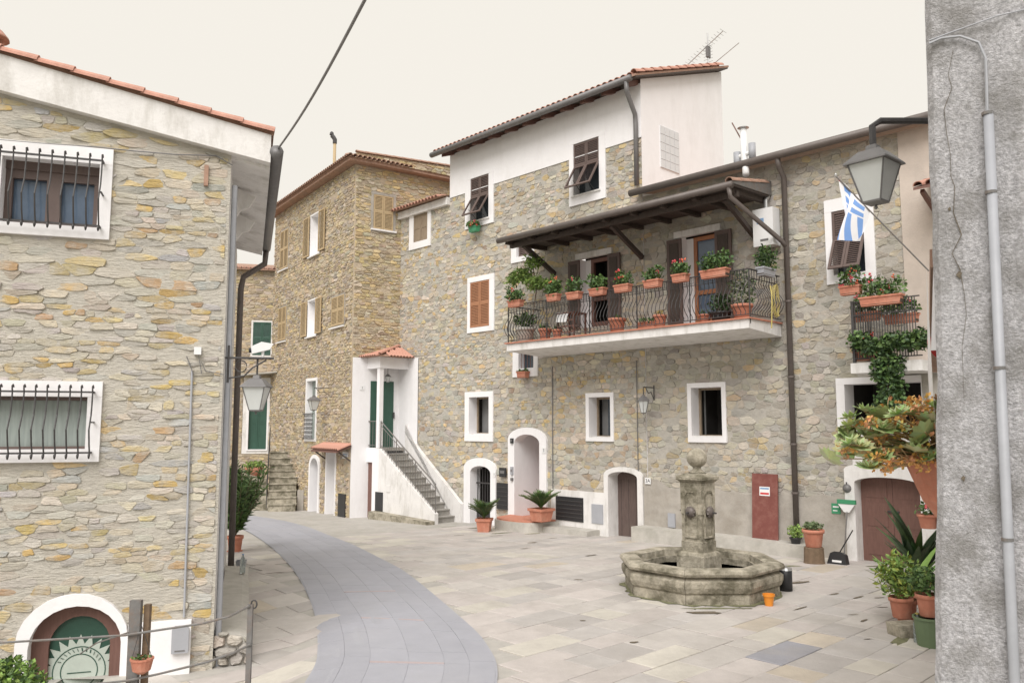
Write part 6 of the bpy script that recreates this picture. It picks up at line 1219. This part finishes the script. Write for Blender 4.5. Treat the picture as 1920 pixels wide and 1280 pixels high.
# red rimmed road sign glimpsed behind the corner
rs = CP + ray(1782, 640) * (7.6 / ray(1768, 640).y); sgn = thing('road_sign', 'round red rimmed road sign mostly hidden behind the roughcast corner', 'road sign', rs, R(-20)); MB().lathe([(.2, 0), (.2, .01)], 28).build('disc', 'white_paint', sgn, Matrix.Rotation(R(90), 4, 'X')); MB().ring([(.2 * math.cos(6.283 * k / 28), .2 * math.sin(6.283 * k / 28)) for k in range(29)], [(.155 * math.cos(6.283 * k / 28), .155 * math.sin(6.283 * k / 28)) for k in range(29)], -.014, -.0105).build('rim', 'red_paint', sgn)
MB().tube([(0, .02, 0), (.2, .1, 0)], .015, 6).build('arm', 'grey_iron', sgn)
# iron rail before the sunken door, hanging basket, bush
q1 = CP + ray(470, 1132) * (7.3 / ray(470, 1132).y); q2 = CP + ray(256, 1124) * (7.4 / ray(256, 1124).y); RL = thing('iron_railing', 'weathered grey iron railing with sagging bars before the arched door', 'railing', (q1.x, q1.y, zg(q1.x, q1.y)), 0); o1 = Vector(RL.location); a1 = q1 - o1; a2 = q2 - o1
MB().bar((0, 0, -.1), a1, .045, .03).build('post', 'grey_iron', RL); MB().tube([a1 + Vector((.03 + .025 * math.cos(t), 0, .0 + .035 * math.sin(t))) for t in [6.283 * s / 10 for s in range(11)]], .008, 5).build('ring', 'iron', RL)
MB().bar(Vector((a2.x, a2.y, -.6)), a2, .10, .05).build('post', 'grey_iron', RL); MB().bar(Vector((a2.x + .07, a2.y + .06, -.6)), a2 + Vector((.08, .06, -.05)), .05, .05).build('post', 'stem', RL)
def rp(px, py, y=7.35): d = ray(px, py); return CP + d * (y / d.y) - o1
MB().tube([rp(468, 1135, 7.27), rp(430, 1155), rp(380, 1168), rp(300, 1180), rp(235, 1190), rp(120, 1197), rp(0, 1204), rp(-150, 1215)], .011, 6).build('bar', 'grey_iron', RL); MB().tube([rp(470, 1207, 7.27), rp(440, 1222), rp(390, 1240), rp(300, 1262), rp(240, 1275), rp(100, 1290), rp(-100, 1300)], .011, 6).build('bar', 'grey_iron', RL)
MB().tube([rp(240, 1185), rp(180, 1205, 7.7), rp(150, 1225, 8.1)], .007, 5).build('bar', 'grey_iron', RL)
hb_ = rp(265, 1262) + o1; hk = thing('hanging_pot', 'terracotta half basket hung by wires from the iron railing post', 'potted plant', hb_, 0); MB().lathe([(.03, 0), (.075, .03), (.095, .12), (.1, .12), (.1, .135), (.085, .135), (.01, .11)], 16).build('pot', 'terracotta', hk, smooth=False)
for sx in (-.09, .09): MB().tube([(sx, 0, .13), (-.02, 0, .42)], .003, 4).build('wire', 'iron', hk)
q = MB(); leafy(q, (0, 0, .13), (.07, .07, .03), 40, .04, random.Random(5), GREEN); q.build('foliage', 'foliage', hk)
bsx = CP + ray(25, 1275) * (6.6 / ray(25, 1275).y); bu = thing('shrub', 'small leafy green shrub at the lower left before the arched door', 'shrub', (bsx.x, bsx.y, zg(bsx.x, bsx.y)), 0); q = MB(); r_ = random.Random(6); zc = bsx.z - zg(bsx.x, bsx.y)
leafy(q, (-.06, 0, zc - .2), (.34, .3, .36), 4200, .05, r_, GREEN + LIME, 1.5); q.build('foliage', 'foliage', bu)
for k in range(6): MB().tube([(-.1, 0, -.1), (-.1 + r_.uniform(-.15, .15), r_.uniform(-.1, .1), zc * .5), (-.1 + r_.uniform(-.3, .3), r_.uniform(-.2, .2), zc - .1)], .01, 5).build('stem', 'stem', bu)
# overhead cable
ca = FL.W(.55, gz + .06, .1); d = ray(705, -40); cbp = CP + d * (5.0 / d.y); pts = [ca.lerp(cbp, k / 12) + Vector((0, 0, -.08 * math.sin(math.pi * k / 12))) for k in range(13)]
d2 = (cbp - ca).normalized(); pts.append(cbp + d2 * 3); oc = MB().tube([p_ - ca for p_ in pts], .012, 6).build('overhead_cable', 'gutter_grey', None); oc.location = ca; tag(oc, 'dark overhead cable running up from the cream house gutter', 'cable')
